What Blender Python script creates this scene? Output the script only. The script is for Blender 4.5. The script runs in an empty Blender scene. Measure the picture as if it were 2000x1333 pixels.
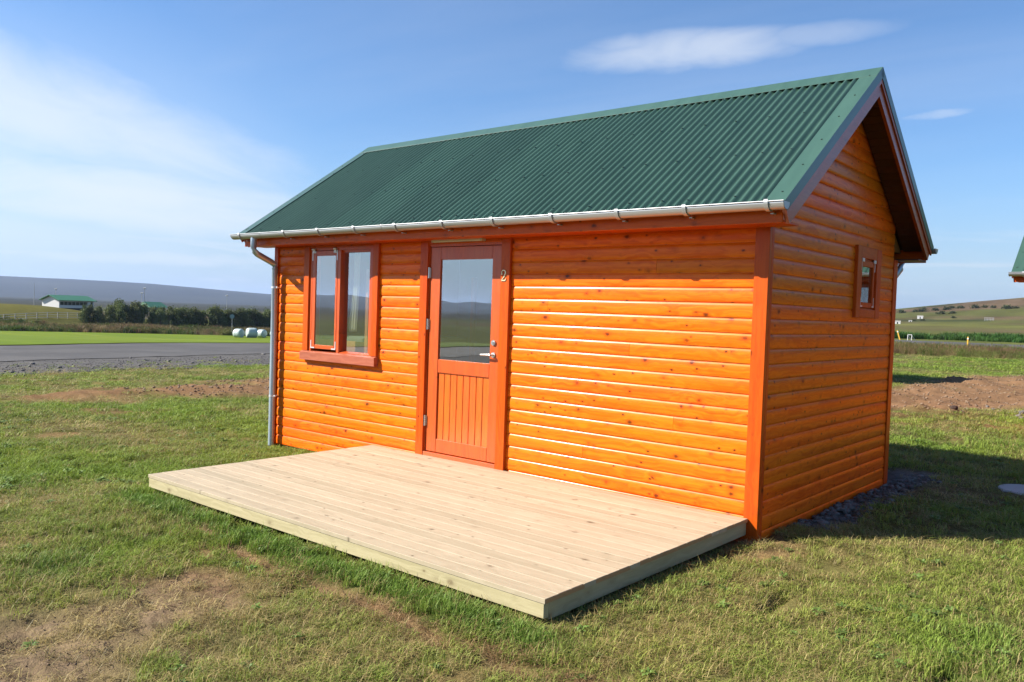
import bpy, bmesh, math, random
import numpy as np
from mathutils import Matrix, Vector

# ------------------------------------------------------------------ camera, light, sky
S = bpy.context.scene
C = S.collection
CAM = (2.5377, -5.959, 1.6)
R_, U_, F_ = None, None, None
def _basis(yaw, pitch, roll):
    cy, sy, cp, sp = math.cos(yaw), math.sin(yaw), math.cos(pitch), math.sin(pitch)
    f = Vector((sy*cp, cy*cp, sp)); r = Vector((cy, -sy, 0)); u = r.cross(f)
    c, s = math.cos(roll), math.sin(roll)
    return c*r + s*u, c*u - s*r, f
R_, U_, F_ = _basis(-0.6991, -0.0353, 0.0336)
cam_data = bpy.data.cameras.new('camera')
cam = bpy.data.objects.new('camera', cam_data); C.objects.link(cam)
cam.matrix_world = Matrix(((R_.x, U_.x, -F_.x, CAM[0]), (R_.y, U_.y, -F_.y, CAM[1]), (R_.z, U_.z, -F_.z, CAM[2]), (0, 0, 0, 1)))
cam_data.sensor_width = 36.0; cam_data.lens = 1617.1/2000*36
cam_data.clip_start = 0.05; cam_data.clip_end = 30000
S.camera = cam

SUN_DIR = Vector((1.05, 1.0, -1.07)).normalized()        # the way the light travels
sun_el = math.asin(-SUN_DIR.z)
sun_az = math.atan2(-SUN_DIR.x, -SUN_DIR.y)               # clockwise from +Y
sl = bpy.data.lights.new('sun', 'SUN'); sl.energy = 5.0; sl.angle = math.radians(0.53); sl.color = (1.0, 0.93, 0.82)
sun = bpy.data.objects.new('sun', sl); C.objects.link(sun)
sun.rotation_euler = SUN_DIR.to_track_quat('-Z', 'Y').to_euler()

S.render.engine = 'CYCLES'
S.view_settings.view_transform = 'Standard'; S.view_settings.look = 'None'
S.view_settings.gamma = 1.0; S.view_settings.exposure = EXPOSURE = 1.33
S.view_settings.use_curve_mapping = False
S.cycles.use_denoising = True
S.cycles.max_bounces = 8; S.cycles.transparent_max_bounces = 16; S.cycles.volume_bounces = 0
S.cycles.caustics_reflective = False; S.cycles.caustics_refractive = False
S.cycles.sample_clamp_indirect = 6.0

# ------------------------------------------------------------------ node helper
class N:
    def __init__(s, tree): s.t = tree; s.n = tree.nodes; s.l = tree.links
    def new(s, typ, props=None, **ins):
        nd = s.n.new(typ)
        for k, v in (props or {}).items(): setattr(nd, k, v)
        for k, v in ins.items(): s.set(nd, k, v)
        return nd
    def set(s, nd, key, v):
        sock = nd.inputs[int(key[1:])] if key[0] == 'i' and key[1:].isdigit() else nd.inputs[key.replace('_', ' ')]
        if hasattr(v, 'is_output') or isinstance(v, bpy.types.NodeSocket): s.l.new(v, sock)
        elif isinstance(v, (tuple, list)) and len(v) == 3 and sock.type == 'RGBA': sock.default_value = (*v, 1)
        else: sock.default_value = v
    def math(s, op, a, b=0.0, c=None, clamp=False):
        nd = s.new('ShaderNodeMath', dict(operation=op, use_clamp=clamp), i0=a, i1=b)
        if c is not None: s.set(nd, 'i2', c)
        return nd.outputs[0]
    def vmath(s, op, a, b=(0, 0, 0)):
        nd = s.new('ShaderNodeVectorMath', dict(operation=op), i0=a, i1=b)
        return nd.outputs['Value'] if op in ('DOT_PRODUCT', 'LENGTH') else nd.outputs[0]
    def scale(s, a, f):
        nd = s.new('ShaderNodeVectorMath', dict(operation='SCALE'), i0=a); s.set(nd, 'Scale', f); return nd.outputs[0]
    def ramp(s, v, a, b, lo=0.0, hi=1.0):
        nd = s.new('ShaderNodeMapRange', dict(interpolation_type='SMOOTHSTEP'), Value=v, From_Min=a, From_Max=b, To_Min=lo, To_Max=hi)
        return nd.outputs[0]
    def noise(s, vec, scale, detail=3.0, rough=.55, dist=0.0):
        return s.new('ShaderNodeTexNoise', None, Vector=vec, Scale=scale, Detail=detail, Roughness=rough, Distortion=dist).outputs[0]
    def mix(s, f, a, b, typ='MIX'):
        nd = s.n.new('ShaderNodeMix'); nd.data_type = 'RGBA'; nd.blend_type = typ
        for k, v in ((0, f), (6, a), (7, b)):
            if isinstance(v, bpy.types.NodeSocket): s.l.new(v, nd.inputs[k])
            elif isinstance(v, (tuple, list)): nd.inputs[k].default_value = (*v[:3], 1)
            else: nd.inputs[k].default_value = v
        return nd.outputs[2]

def material(name):
    m = bpy.data.materials.new(name); m.use_nodes = True
    t = m.node_tree; t.nodes.clear(); n = N(t)
    out = t.nodes.new('ShaderNodeOutputMaterial')
    return m, n, out

def principled(n, out, color, rough=.5, bump=None, bump_d=.002, spec=.5, metal=0.0, coat=0.0, coat_r=.1):
    p = n.new('ShaderNodeBsdfPrincipled')
    n.set(p, 'Base Color', color); n.set(p, 'Roughness', rough); n.set(p, 'Metallic', metal)
    n.set(p, 'Specular IOR Level', spec); n.set(p, 'Coat Weight', coat); n.set(p, 'Coat Roughness', coat_r)
    if bump is not None:
        b = n.new('ShaderNodeBump', None, Height=bump, Distance=bump_d, Strength=1.0)
        n.l.new(b.outputs[0], p.inputs['Normal'])
    n.l.new(p.outputs[0], out.inputs[0]); return p

# ------------------------------------------------------------------ sky
W = bpy.data.worlds.new('World'); S.world = W; W.use_nodes = True
W.node_tree.nodes.clear(); n = N(W.node_tree)
SKY_STRENGTH = 0.05
sky = n.new('ShaderNodeTexSky', dict(sky_type='NISHITA', sun_disc=False, sun_elevation=sun_el, sun_rotation=sun_az, altitude=50, air_density=1.0, dust_density=0.35, ozone_density=3.0))
d = n.new('ShaderNodeTexCoord').outputs['Generated']
sep = n.new('ShaderNodeSeparateXYZ', None, Vector=d)
dz = n.math('MAXIMUM', sep.outputs[2], 0.0)
den = n.math('ADD', dz, 0.10)
px = n.math('DIVIDE', sep.outputs[0], den); py = n.math('DIVIDE', sep.outputs[1], den)
pl = n.new('ShaderNodeCombineXYZ', None, X=px, Y=py, Z=0.0).outputs[0]       # clouds lie on a layer overhead
mp = n.new('ShaderNodeMapping', None, Vector=pl, Rotation=(0, 0, math.radians(-32)), Scale=(0.34, 1.0, 1.0)).outputs[0]
veil = n.noise(mp, .42, 6, .58, .35)
veil = n.ramp(veil, .40, .74)
az = n.math('ARCTAN2', sep.outputs[0], sep.outputs[1])
el = n.math('ARCSINE', sep.outputs[2])
D2R = math.pi/180
# a broad bank of thin cirrus in the west
daz = n.math('ABSOLUTE', n.math('SUBTRACT', az, -82*D2R))
bank = n.ramp(daz, 9*D2R, 34*D2R, 1.0, 0.0)
bandn = n.noise(n.new('ShaderNodeMapping', None, Vector=pl, Rotation=(0, 0, math.radians(-60)), Scale=(.5, .16, 1)).outputs[0], 1.3, 5, .55, .5)
bank_el = n.math('MULTIPLY', n.ramp(el, .5*D2R, 4*D2R), n.ramp(el, 10*D2R, 19*D2R, 1.0, 0.0))
bank = n.math('MULTIPLY', n.math('MULTIPLY', bank, bank_el), n.ramp(bandn, .28, .62, .45, 1.0))
# one torn wisp high in the north-west and a scrap in the north
def wisp(a0, e0, ra, re, tilt, amp, seed, fq=1.0, rag=2.6, soft=1.15):
    u = n.math('SUBTRACT', az, a0*D2R); v = n.math('SUBTRACT', el, e0*D2R)
    v = n.math('SUBTRACT', v, n.math('MULTIPLY', u, tilt))
    q = n.new('ShaderNodeCombineXYZ', None, X=n.math('MULTIPLY', u, 9.0*fq), Y=n.math('MULTIPLY', v, 30.0*fq), Z=seed).outputs[0]
    w = n.math('SUBTRACT', n.noise(q, 1.5, 6, .62, .6), .5)
    g = n.math('ADD', n.math('POWER', n.math('ABSOLUTE', n.math('DIVIDE', u, ra*D2R)), 2.0), n.math('POWER', n.math('ABSOLUTE', n.math('DIVIDE', v, re*D2R)), 2.0))
    g = n.math('ADD', g, n.math('MULTIPLY', w, rag))
    return n.math('MULTIPLY', n.ramp(g, -.35, soft, 1.0, 0.0), amp)
w1 = wisp(-29.2, 17.35, 7.6, 1.25, .05, .56, 3.1, .8, 1.7, 1.7)
w2 = wisp(-21.5, 17.9, 5.5, .70, .03, .28, 8.7, .8, 1.8, 1.7)
w4 = wisp(-71, 11.2, 13, 3.0, -.20, .70, 11.3, .45, 2.0, 2.3)
w5 = wisp(-66, 6.3, 15, 1.9, -.05, .74, 14.9, .5, 2.2, 2.1)
w6 = wisp(-76, 8.2, 9, 4.0, -.1, .5, 19.1, .4, 2.0, 2.0)
w7 = wisp(-64, 2.6, 9, .55, .02, .5, 23.7, .8, 2.4, 1.3)
w3 = wisp(-13.4, 12.75, 2.2, .32, .06, .30, 5.2)
lowb = n.noise(n.new('ShaderNodeCombineXYZ', None, X=n.math('MULTIPLY', az, 5.0), Y=n.math('MULTIPLY', el, 55.0), Z=1.7).outputs[0], 1.0, 5, .6, .3)
low = n.math('MULTIPLY', n.math('MULTIPLY', n.ramp(lowb, .46, .68), n.ramp(el, 9*D2R, 1.2*D2R)), n.ramp(el, 0.0, .8*D2R, 0.0, .5))
m1 = n.math('MAXIMUM', n.math('MULTIPLY', veil, .20), n.math('MULTIPLY', bank, .40))
m2 = n.math('MAXIMUM', n.math('MAXIMUM', n.math('MAXIMUM', w4, w5), n.math('MAXIMUM', w6, w7)), n.math('MAXIMUM', w1, n.math('MAXIMUM', w2, w3)))
mask = n.math('MAXIMUM', n.math('MAXIMUM', m1, m2), low, clamp=True)
CLOUD = (7.4, 7.75, 8.2)
base = n.mix(1.0, sky.outputs[0], (0.88, 1.14, 1.38), 'MULTIPLY')
base = n.mix(n.ramp(el, 12*D2R, -1*D2R, 0.0, .82), base, (4.3, 5.35, 6.5))        # moist pale air low down
colr = n.mix(mask, base, CLOUD)
bg = n.new('ShaderNodeBackground', None, Color=colr, Strength=SKY_STRENGTH)
wo = W.node_tree.nodes.new('ShaderNodeOutputWorld'); n.l.new(bg.outputs[0], wo.inputs[0])

# ------------------------------------------------------------------ numpy noise and the lie of the land
def _hash(ix, iy, seed):
    h = (ix.astype(np.int64)*374761393 + iy.astype(np.int64)*668265263 + seed*982451653) & 0xffffffff
    h = ((h ^ (h >> 13))*1274126177) & 0xffffffff
    h = h ^ (h >> 16)
    return (h & 0xffff)/65535.0
def vnoise(x, y, seed=0):
    ix = np.floor(x); iy = np.floor(y); fx = x-ix; fy = y-iy
    fx = fx*fx*(3-2*fx); fy = fy*fy*(3-2*fy)
    a = _hash(ix, iy, seed); b = _hash(ix+1, iy, seed); c = _hash(ix, iy+1, seed); e = _hash(ix+1, iy+1, seed)
    return (a*(1-fx)+b*fx)*(1-fy) + (c*(1-fx)+e*fx)*fy
def fbm(x, y, scale, octv=4, seed=0, gain=.5):
    v = 0; a = 1; t = 0; f = 1/scale
    for k in range(octv):
        v = v + a*vnoise(x*f+17.3*k, y*f-9.1*k, seed+k); t += a; a *= gain; f *= 2.03
    return v/t
CX,CY=2.54,-5.96
def sstep(a,b,x):
    t=np.clip((x-a)/(b-a),0,1); return t*t*(3-2*t)
def zbase(x,y):
    x=np.asarray(x,float); y=np.asarray(y,float)
    dx,dy=x-CX,y-CY; d=np.hypot(dx,dy); az=np.degrees(np.arctan2(dx,dy))
    # the lot round the cabin, dropping gently to the west
    near=np.interp(x,[-14,-9,-6.3,-4.4,0,6,14],[-.30,-.20,-.135,-.06,-.035,-.045,-.05])
    zl=np.interp(d,[0,14,20,30,42,50,62,112,175,400,9000],[-.2,-.22,-.34,-.56,-.78,-.84,-1.22,-3.12,-3.75,-4.2,-4.2])
    zr=np.interp(d,[0,20,40,55,60,70,76,120,220,9000],[-.04,-.045,-.05,-.02,.06,.42,.3,.45,.8,.8])
    w=sstep(-50,-28,az)*(1-sstep(60,120,az))
    far=zl*(1-w)+zr*w
    z=near+(far-near)*sstep(9,17,d)
    # far ridge (west), near hillside (north-east), low rise behind
    elL=np.interp(az,[-180,-140,-100,-90,-72,-68,-63.5,-60,-56.3,-50,-40,-25,0,60,120,180],[.55,.6,.9,1.05,1.07,1.06,.97,.80,.60,.5,.45,.4,.4,.4,.5,.55])
    hL=(4300*np.tan(np.radians(elL))+5.8)
    z=z+hL*sstep(2600,4300,d)*(1-.25*sstep(4300,7500,d))
    elR=np.interp(az,[-60,-40,-25,-15.3,-13,-11,-8.4,0,20,60,90,120],[0,0,.55,.93,1.22,1.47,1.76,2.2,2.4,1.5,.5,0])
    hR=np.maximum(760*np.tan(np.radians(elR))+.8*(elR>0),0)
    z=z+hR*(.25*sstep(220,480,d)+.75*sstep(330,760,d))*(1-.3*sstep(760,2200,d))
    # grassy mound under the white house
    z=z+3.75*np.exp(-(((x+158)/14)**2+((y-41)/26)**2)**2)
    return z

def seg_dist(x, y, pts):
    best = np.full(np.shape(x), 1e9)
    for (x0, y0), (x1, y1) in zip(pts[:-1], pts[1:]):
        dx, dy = x1-x0, y1-y0; t = np.clip(((x-x0)*dx+(y-y0)*dy)/(dx*dx+dy*dy), 0, 1)
        best = np.minimum(best, np.hypot(x-x0-t*dx, y-y0-t*dy))
    return best
def poly_sd(x, y, pts):
    """signed distance to a closed polygon, positive inside"""
    pts = list(pts); d = seg_dist(x, y, pts+[pts[0]]); ins = np.zeros(np.shape(x), bool)
    for (x0, y0), (x1, y1) in zip(pts, pts[1:]+pts[:1]):
        c = ((y0 > y) != (y1 > y)) & (x < (x1-x0)*(y-y0)/((y1-y0) if y1 != y0 else 1e-9)+x0); ins ^= c
    return np.where(ins, d, -d)

DIRT_E = [(-6.5, 14.6), (-3.9, 16.4), (-3.4, 21.5), (-2.6, 27.0), (3, 30), (9, 26), (8, 15), (1.2, 12.8), (-0.3, 13.0), (-1.3, 10.9), (-2.0, 10.3), (-4.0, 10.8), (-6, 14)]
DIRT_W = [(-13.9, -.6), (-14.9, 1.5), (-15.3, 4.0), (-16.6, 6.8), (-16.5, 12), (-11.5, 12), (-10.6, 6.0), (-11.3, 3.4), (-12.8, 2.2), (-13.4, .3)]
BARE_SW = [(-2.35, -3.30), (-2.0, -3.12), (-1.45, -3.25), (-1.15, -3.7), (-.85, -4.2), (-.75, -4.9), (-1.5, -6), (-2.6, -5.2), (-2.15, -4.45), (-2.15, -3.85)]
def zones(x, y):
    """soil (bare earth), dry (dead thatch), lush: 0..1 each"""
    d = np.hypot(x-CX, y-CY)
    nz = fbm(x, y, .9, 4, 5)-.5; n2 = fbm(x, y, .28, 4, 11)-.5; n3 = fbm(x, y, 3.2, 4, 23); n4 = fbm(x, y, 8, 3, 31)
    near = 1-sstep(18, 30, d)
    dE = sstep(-.35, .5, poly_sd(x, y, DIRT_E)+1.6*nz+.5*n2)
    dW = sstep(-.5, .9, poly_sd(x, y, DIRT_W)+3.2*nz+1.3*n2)*.9
    sw = sstep(-.22, .30, poly_sd(x, y, BARE_SW)+.62*nz+.42*n2)
    corner = np.exp(-(((x+1.55)/.75)**2+((y+4.62)/.62)**2)**2)
    soil_sw = np.maximum(corner*sstep(.28, .52, fbm(x, y, .35, 4, 41)), sw*sstep(.26, .54, fbm(x, y, .30, 4, 47))*.95)
    tr = seg_dist(x, y, [(-3.1, -2.78), (-2.5, -2.90), (-1.8, -2.99), (-.9, -2.93), (-.33, -3.02), (.35, -3.05), (.9, -3.2)])
    track = np.exp(-(tr/(.055+.05*fbm(x, y, .5, 2, 51)))**2)*sstep(.30, .52, fbm(x, y, .42, 3, 53))
    gw = sstep(-.12, .10, .24+.35*(fbm(x, y, .6, 3, 61)-.5)-np.abs(x-.05))*sstep(.5, .9, y)*(1-sstep(3.9, 4.4, y))
    rub = sstep(-.3, .4, .8-np.hypot(x-.6, y-12.3)+1.2*nz)
    spots = sstep(.70, .76, fbm(x, y, .8, 4, 71))*near*.8
    soil = np.clip(np.maximum.reduce([dE, dW, soil_sw, track*.75, gw, rub, spots*.7]), 0, 1)
    dry = sstep(.40, .72, .55*n3+.30*fbm(x, y, .7, 4, 81)+.15*n4+.05)*.75
    dry = np.maximum.reduce([dry, sw*.95, track, .8*sstep(-1.2, .3, poly_sd(x, y, DIRT_E)+2.2*nz), .65*sstep(-1.6, .3, poly_sd(x, y, DIRT_W)+3*nz),
                             .75*np.exp(-((y-x*.05-1.6-0*x+2.2)/1.0)**2)*np.exp(-((x+9)/3.0)**2)])
    front = np.exp(-((y+2.72)/.20)**2)*sstep(-4.9, -4.2, x)*(1-sstep(.0, .5, x))
    lush = np.maximum.reduce([front, np.exp(-(((x+2.78)/.42)**2+((y+3.92)/.26)**2)), .8*np.exp(-(((x-1.9)/.5)**2+((y+1.2)/.8)**2)), sstep(.56, .78, fbm(x, y, 1.6, 4, 91))*.6])
    dry = dry*(1-.8*front*(1-track)); lush = lush*(1-sw)
    return soil, np.clip(dry, 0, 1), np.clip(lush, 0, 1), gw
def relief(x, y, soil):
    d = np.hypot(x-CX, y-CY); k = 1-sstep(30, 60, d)
    h = .05*(fbm(x, y, 1.6, 3, 101)-.5)+.030*(fbm(x, y, .32, 3, 103)-.5)
    clod = (np.abs(fbm(x, y, .22, 4, 107, .62)-.5)*2)
    far = sstep(9, 16, d)
    h = h + soil*(-.012-.075*clod*(1-far)+far*(.34*(fbm(x, y, .8, 5, 109, .62)-.44)+.06))
    rut = np.exp(-(seg_dist(x, y, [(.68, -1.50), (.66, -1.1), (.74, -.75)])/.035)**2)
    holes = sstep(.70, .76, fbm(x, y, .24, 3, 113))*(1-sstep(8, 14, d))
    inside = (x > -6.3) & (x < .02) & (y > -2.55) & (y < 3.3)
    h = h*k - .07*rut - .05*holes
    return np.where(inside, np.minimum(h, .0)-.02, h)
def zground(x, y):
    x = np.asarray(x, float); y = np.asarray(y, float)
    return zbase(x, y)+relief(x, y, zones(x, y)[0])
def zg1(x, y): return float(zground(np.array([x]), np.array([y]))[0])
def zb1(x, y): return float(zbase(np.array([float(x)]), np.array([float(y)]))[0])

# ------------------------------------------------------------------ object helpers
def link(o, parent=None, kind=None, label=None, cat=None, group=None):
    if o.name not in C.objects: C.objects.link(o)
    if parent is not None: o.parent = parent
    if kind: o['kind'] = kind
    if label: o['label'] = label
    if cat: o['category'] = cat
    if group: o['group'] = group
    return o
def empty(name, loc, rz=0, label=None, cat=None, group=None):
    o = bpy.data.objects.new(name, None); o.location = loc; o.rotation_euler = (0, 0, rz); o.empty_display_size = .3
    return link(o, None, None, label, cat, group)
def mesh_obj(name, verts, faces, mat, parent=None, smooth=False, **kw):
    me = bpy.data.meshes.new(name); me.from_pydata([tuple(v) for v in verts], [], [tuple(f) for f in faces]); me.update()
    if mat is not None: me.materials.append(mat)
    if smooth: me.polygons.foreach_set('use_smooth', [True]*len(me.polygons))
    return link(bpy.data.objects.new(name, me), parent, **kw)
def inst(name, me, parent=None, loc=(0, 0, 0), rot=(0, 0, 0), **kw):
    o = bpy.data.objects.new(name, me); o.location = loc; o.rotation_euler = rot
    return link(o, parent, **kw)
class MB:
    """collects shapes into one mesh"""
    def __init__(s): s.v = []; s.f = []; s.sm = []
    def add(s, vs, fs, sm=False):
        b = len(s.v); s.v += [tuple(v) for v in vs]; s.f += [tuple(i+b for i in f) for f in fs]; s.sm += [sm]*len(fs); return s
    def box(s, x0, x1, y0, y1, z0, z1, bv=0.0):
        if bv <= 0:
            vs = [(x, y, z) for x in (x0, x1) for y in (y0, y1) for z in (z0, z1)]
            fs = [(0, 1, 3, 2), (4, 6, 7, 5), (0, 4, 5, 1), (2, 3, 7, 6), (0, 2, 6, 4), (1, 5, 7, 3)]
            return s.add(vs, fs)
        bm = bmesh.new(); bmesh.ops.create_cube(bm, size=1)
        for v in bm.verts: v.co = Vector(((x0+x1)/2+v.co.x*(x1-x0), (y0+y1)/2+v.co.y*(y1-y0), (z0+z1)/2+v.co.z*(z1-z0)))
        bmesh.ops.bevel(bm, geom=bm.edges[:], offset=min(bv, .45*min(x1-x0, y1-y0, z1-z0)), segments=1, affect='EDGES')
        bm.verts.index_update(); s.add([v.co[:] for v in bm.verts], [[v.index for v in f.verts] for f in bm.faces]); bm.free(); return s
    def prism(s, prof, a, b, axis='x', sm=False, caps=True, fa=None, fb=None):
        """profile of (u,w) pairs swept from a to b; axis x: (y,z); axis y: (x,z)"""
        nP = len(prof); vs = []
        for e, fn in ((a, fa), (b, fb)):
            for u, w in prof:
                t = e if fn is None else fn(u, w)
                vs.append((t, u, w) if axis == 'x' else (u, t, w))
        fs = [(i, (i+1) % nP, nP+(i+1) % nP, nP+i) for i in range(nP)]
        s.add(vs, fs, sm)
        if caps: s.add(vs[:nP], [tuple(reversed(range(nP)))]); s.add(vs[nP:], [tuple(range(nP))])
        return s
    def tube(s, pts, r, seg=10, caps=True, radii=None):
        pts = [Vector(p) for p in pts]; rings = []
        for i, p in enumerate(pts):
            t = (pts[min(i+1, len(pts)-1)]-pts[max(i-1, 0)]).normalized()
            up = Vector((0, 0, 1)) if abs(t.z) < .9 else Vector((1, 0, 0))
            a = t.cross(up).normalized(); b = a.cross(t).normalized(); rr = radii[i] if radii else r
            rings.append([p+rr*(math.cos(2*math.pi*k/seg)*a+math.sin(2*math.pi*k/seg)*b) for k in range(seg)])
        vs = [v for rg in rings for v in rg]; fs = []
        for i in range(len(pts)-1):
            for k in range(seg): fs.append((i*seg+k, i*seg+(k+1) % seg, (i+1)*seg+(k+1) % seg, (i+1)*seg+k))
        s.add(vs, fs, True)
        if caps: s.add(rings[0], [tuple(range(seg))]); s.add(rings[-1], [tuple(reversed(range(seg)))])
        return s
    def build(s, name, mat, parent=None, fix=True, **kw):
        me = bpy.data.meshes.new(name); me.from_pydata(s.v, [], s.f); me.update()
        if fix:
            bm = bmesh.new(); bm.from_mesh(me); bmesh.ops.recalc_face_normals(bm, faces=bm.faces[:]); bm.to_mesh(me); bm.free()
        if len(me.polygons) == len(s.sm): me.polygons.foreach_set('use_smooth', s.sm)
        if mat is not None: me.materials.append(mat)
        return link(bpy.data.objects.new(name, me), parent, **kw)
def kids(o): return list(o.children)
def copy_tree(o, parent=None, skip=()):
    c = o.copy(); C.objects.link(c); c.parent = parent
    if parent is not None: c.matrix_parent_inverse = o.matrix_parent_inverse.copy()
    for k in kids(o):
        if k.name.split('.')[0] not in skip: copy_tree(k, c, skip)
    return c

# ------------------------------------------------------------------ materials
K_ALB = .67                                    # one grey-card scale for every base colour
def alb(c): return tuple(v*K_ALB for v in c)
def varnished_wood(name, light, dark, knot, rough=.34, coat=.35, tone=.16, grain_axis='x', knots=.45, sat=1.0, spec=.5):
    light, dark, knot = alb(light), alb(dark), alb(knot)
    m, n, out = material(name)
    tc = n.new('ShaderNodeTexCoord').outputs['Object']
    rnd = n.new('ShaderNodeObjectInfo').outputs['Random']
    off = n.new('ShaderNodeCombineXYZ', None, X=n.math('MULTIPLY', rnd, 91.7), Y=n.math('MULTIPLY', rnd, 37.1), Z=n.math('MULTIPLY', rnd, 53.9)).outputs[0]
    if grain_axis == 'z':
        sp = n.new('ShaderNodeSeparateXYZ', None, Vector=tc); tc = n.new('ShaderNodeCombineXYZ', None, X=sp.outputs[2], Y=sp.outputs[1], Z=sp.outputs[0]).outputs[0]
    if grain_axis == 'deck':
        sp = n.new('ShaderNodeSeparateXYZ', None, Vector=tc); tc = n.new('ShaderNodeCombineXYZ', None, X=sp.outputs[0], Y=sp.outputs[2], Z=sp.outputs[1]).outputs[0]
    if grain_axis == 'y':
        sp = n.new('ShaderNodeSeparateXYZ', None, Vector=tc); tc = n.new('ShaderNodeCombineXYZ', None, X=sp.outputs[1], Y=sp.outputs[0], Z=sp.outputs[2]).outputs[0]
    v = n.vmath('ADD', tc, off)
    sp = n.new('ShaderNodeSeparateXYZ', None, Vector=v)
    flat = n.new('ShaderNodeCombineXYZ', None, X=sp.outputs[0], Y=n.math('MULTIPLY', sp.outputs[1], .35), Z=sp.outputs[2]).outputs[0]
    warp = n.noise(flat, 2.6, 2)
    gv = n.vmath('MULTIPLY', flat, (.9, 30, 38)); gv = n.vmath('ADD', gv, n.scale(n.new('ShaderNodeCombineXYZ', None, X=0.0, Y=warp, Z=warp).outputs[0], 5.0))
    grain = n.noise(gv, 1.0, 5, .6)
    fine = n.noise(n.vmath('MULTIPLY', flat, (6, 150, 170)), 1.0, 3, .6)
    broad = n.noise(n.vmath('MULTIPLY', flat, (.8, 5, 5)), 1.0, 3)
    col = n.mix(n.ramp(grain, .33, .70), light, dark)
    col = n.mix(n.math('MULTIPLY', n.ramp(fine, .45, .7), .22), col, dark)
    # knots: round cores with a reddish halo, only in some cells
    kv = n.vmath('ADD', n.vmath('MULTIPLY', flat, (8.2, 0.0, 12.5)), n.scale(n.new('ShaderNodeTexNoise', None, Vector=flat, Scale=34.0, Detail=2.0).outputs['Color'], .16))
    vo = n.new('ShaderNodeTexVoronoi', dict(voronoi_dimensions='3D', feature='F1'), Vector=kv, Scale=1.0, Randomness=.95)
    pick = n.ramp(n.new('ShaderNodeSeparateColor', None, Color=vo.outputs['Color']).outputs[0], 1-knots-.02, 1-knots+.02)
    size = n.math('ADD', .5, n.new('ShaderNodeSeparateColor', None, Color=vo.outputs['Color']).outputs[1])
    dist = n.math('DIVIDE', vo.outputs['Distance'], size)
    core = n.math('MULTIPLY', n.ramp(dist, .21, .09), pick); halo = n.math('MULTIPLY', n.ramp(dist, .42, .12), pick)
    col = n.mix(n.math('MULTIPLY', halo, .42), col, n.mix(.5, dark, knot))
    col = n.mix(n.math('MULTIPLY', core, .88), col, knot)
    tv = n.math('ADD', n.math('MULTIPLY', n.math('SUBTRACT', rnd, .5), tone*2), n.math('MULTIPLY', n.math('SUBTRACT', broad, .5), .30))
    hs = n.new('ShaderNodeHueSaturation', None, Hue=n.math('ADD', .5, n.math('MULTIPLY', tv, -.045)), Saturation=sat, Value=n.math('ADD', 1.0, tv), Color=col)
    rg = n.math('ADD', rough, n.math('MULTIPLY', n.math('SUBTRACT', broad, .5), .2))
    principled(n, out, hs.outputs[0], rg, n.math('SUBTRACT', n.math('MULTIPLY', fine, .35), grain), .0012, spec, 0, coat, .16)
    return m
def plain(name, color, rough=.5, metal=0.0, spec=.5, var=.08, nscale=30, bump=0.0, coat=0.0):
    color = alb(color) if metal < .3 else color
    m, n, out = material(name)
    tc = n.new('ShaderNodeTexCoord').outputs['Object']
    a = n.noise(tc, nscale, 4); b = n.noise(tc, nscale*.11, 3)
    v = n.math('ADD', 1-var, n.math('MULTIPLY', n.math('ADD', a, b), var))
    col = n.mix(1.0, color, n.new('ShaderNodeCombineXYZ', None, X=v, Y=v, Z=v).outputs[0], 'MULTIPLY')
    principled(n, out, col, n.math('ADD', rough-.06, n.math('MULTIPLY', b, .12)), a if bump else None, bump or .001, spec, metal, coat)
    return m
M = {}
KNOT = (.105, .022, .006)
M['siding'] = varnished_wood('orange_siding', (1.14, .246, .009), (.88, .134, .004), KNOT, .36, .10, .15, knots=.80, spec=.12)
M['fascia'] = varnished_wood('orange_fascia', (1.00, .160, .007), (.80, .105, .005), KNOT, .38, .10, .06, knots=.6, spec=.12)
M['trim_x'] = varnished_wood('red_trim_flat', (.78, .124, .007), (.62, .082, .005), KNOT, .38, .08, .08, knots=.22, spec=.15)
M['trim_z'] = varnished_wood('red_trim_upright', (.76, .116, .008), (.60, .076, .006), KNOT, .38, .08, .08, 'z', knots=.22, spec=.15)
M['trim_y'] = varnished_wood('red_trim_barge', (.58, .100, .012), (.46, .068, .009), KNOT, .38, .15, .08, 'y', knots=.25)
M['door_z'] = varnished_wood('door_wood_upright', (.74, .122, .012), (.62, .088, .009), (.22, .05, .012), .36, .10, .05, 'z', knots=.05)
M['door_x'] = varnished_wood('door_wood_flat', (.74, .122, .012), (.62, .088, .009), (.22, .05, .012), .34, .4, .05, knots=.05)
M['door_board'] = varnished_wood('door_board_wood', (.88, .172, .012), (.74, .126, .009), (.22, .05, .012), .34, .4, .06, 'z', knots=.08)
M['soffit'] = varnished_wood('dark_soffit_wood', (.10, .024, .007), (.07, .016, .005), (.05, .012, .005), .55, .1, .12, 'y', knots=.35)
M['sill'] = varnished_wood('weathered_sill', (.50, .135, .060), (.40, .09, .035), KNOT, .50, .1, .05, knots=.1)
M['deck'] = varnished_wood('deck_planks', (.575, .475, .315), (.48, .39, .25), (.15, .11, .06), .62, 0.0, .10, 'deck', knots=.34, sat=.95)
M['deck_frame'] = varnished_wood('treated_frame_board', (.55, .48, .275), (.44, .38, .205), (.24, .18, .09), .62, 0.0, .05, knots=.34)
M['deck_frame_y'] = varnished_wood('treated_side_board', (.55, .48, .275), (.44, .38, .205), (.24, .18, .09), .62, 0.0, .05, 'y', knots=.34)
M['deck_end'] = plain('plank_end_grain', (.52, .30, .14), .7, 0, .3, .15, 60)  # end grain, with the orange glow on the plank ends put into its colour
M['gutter'] = plain('galvanised_gutter', (.40, .41, .42), .40, .6, .5, .06, 9)
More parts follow.
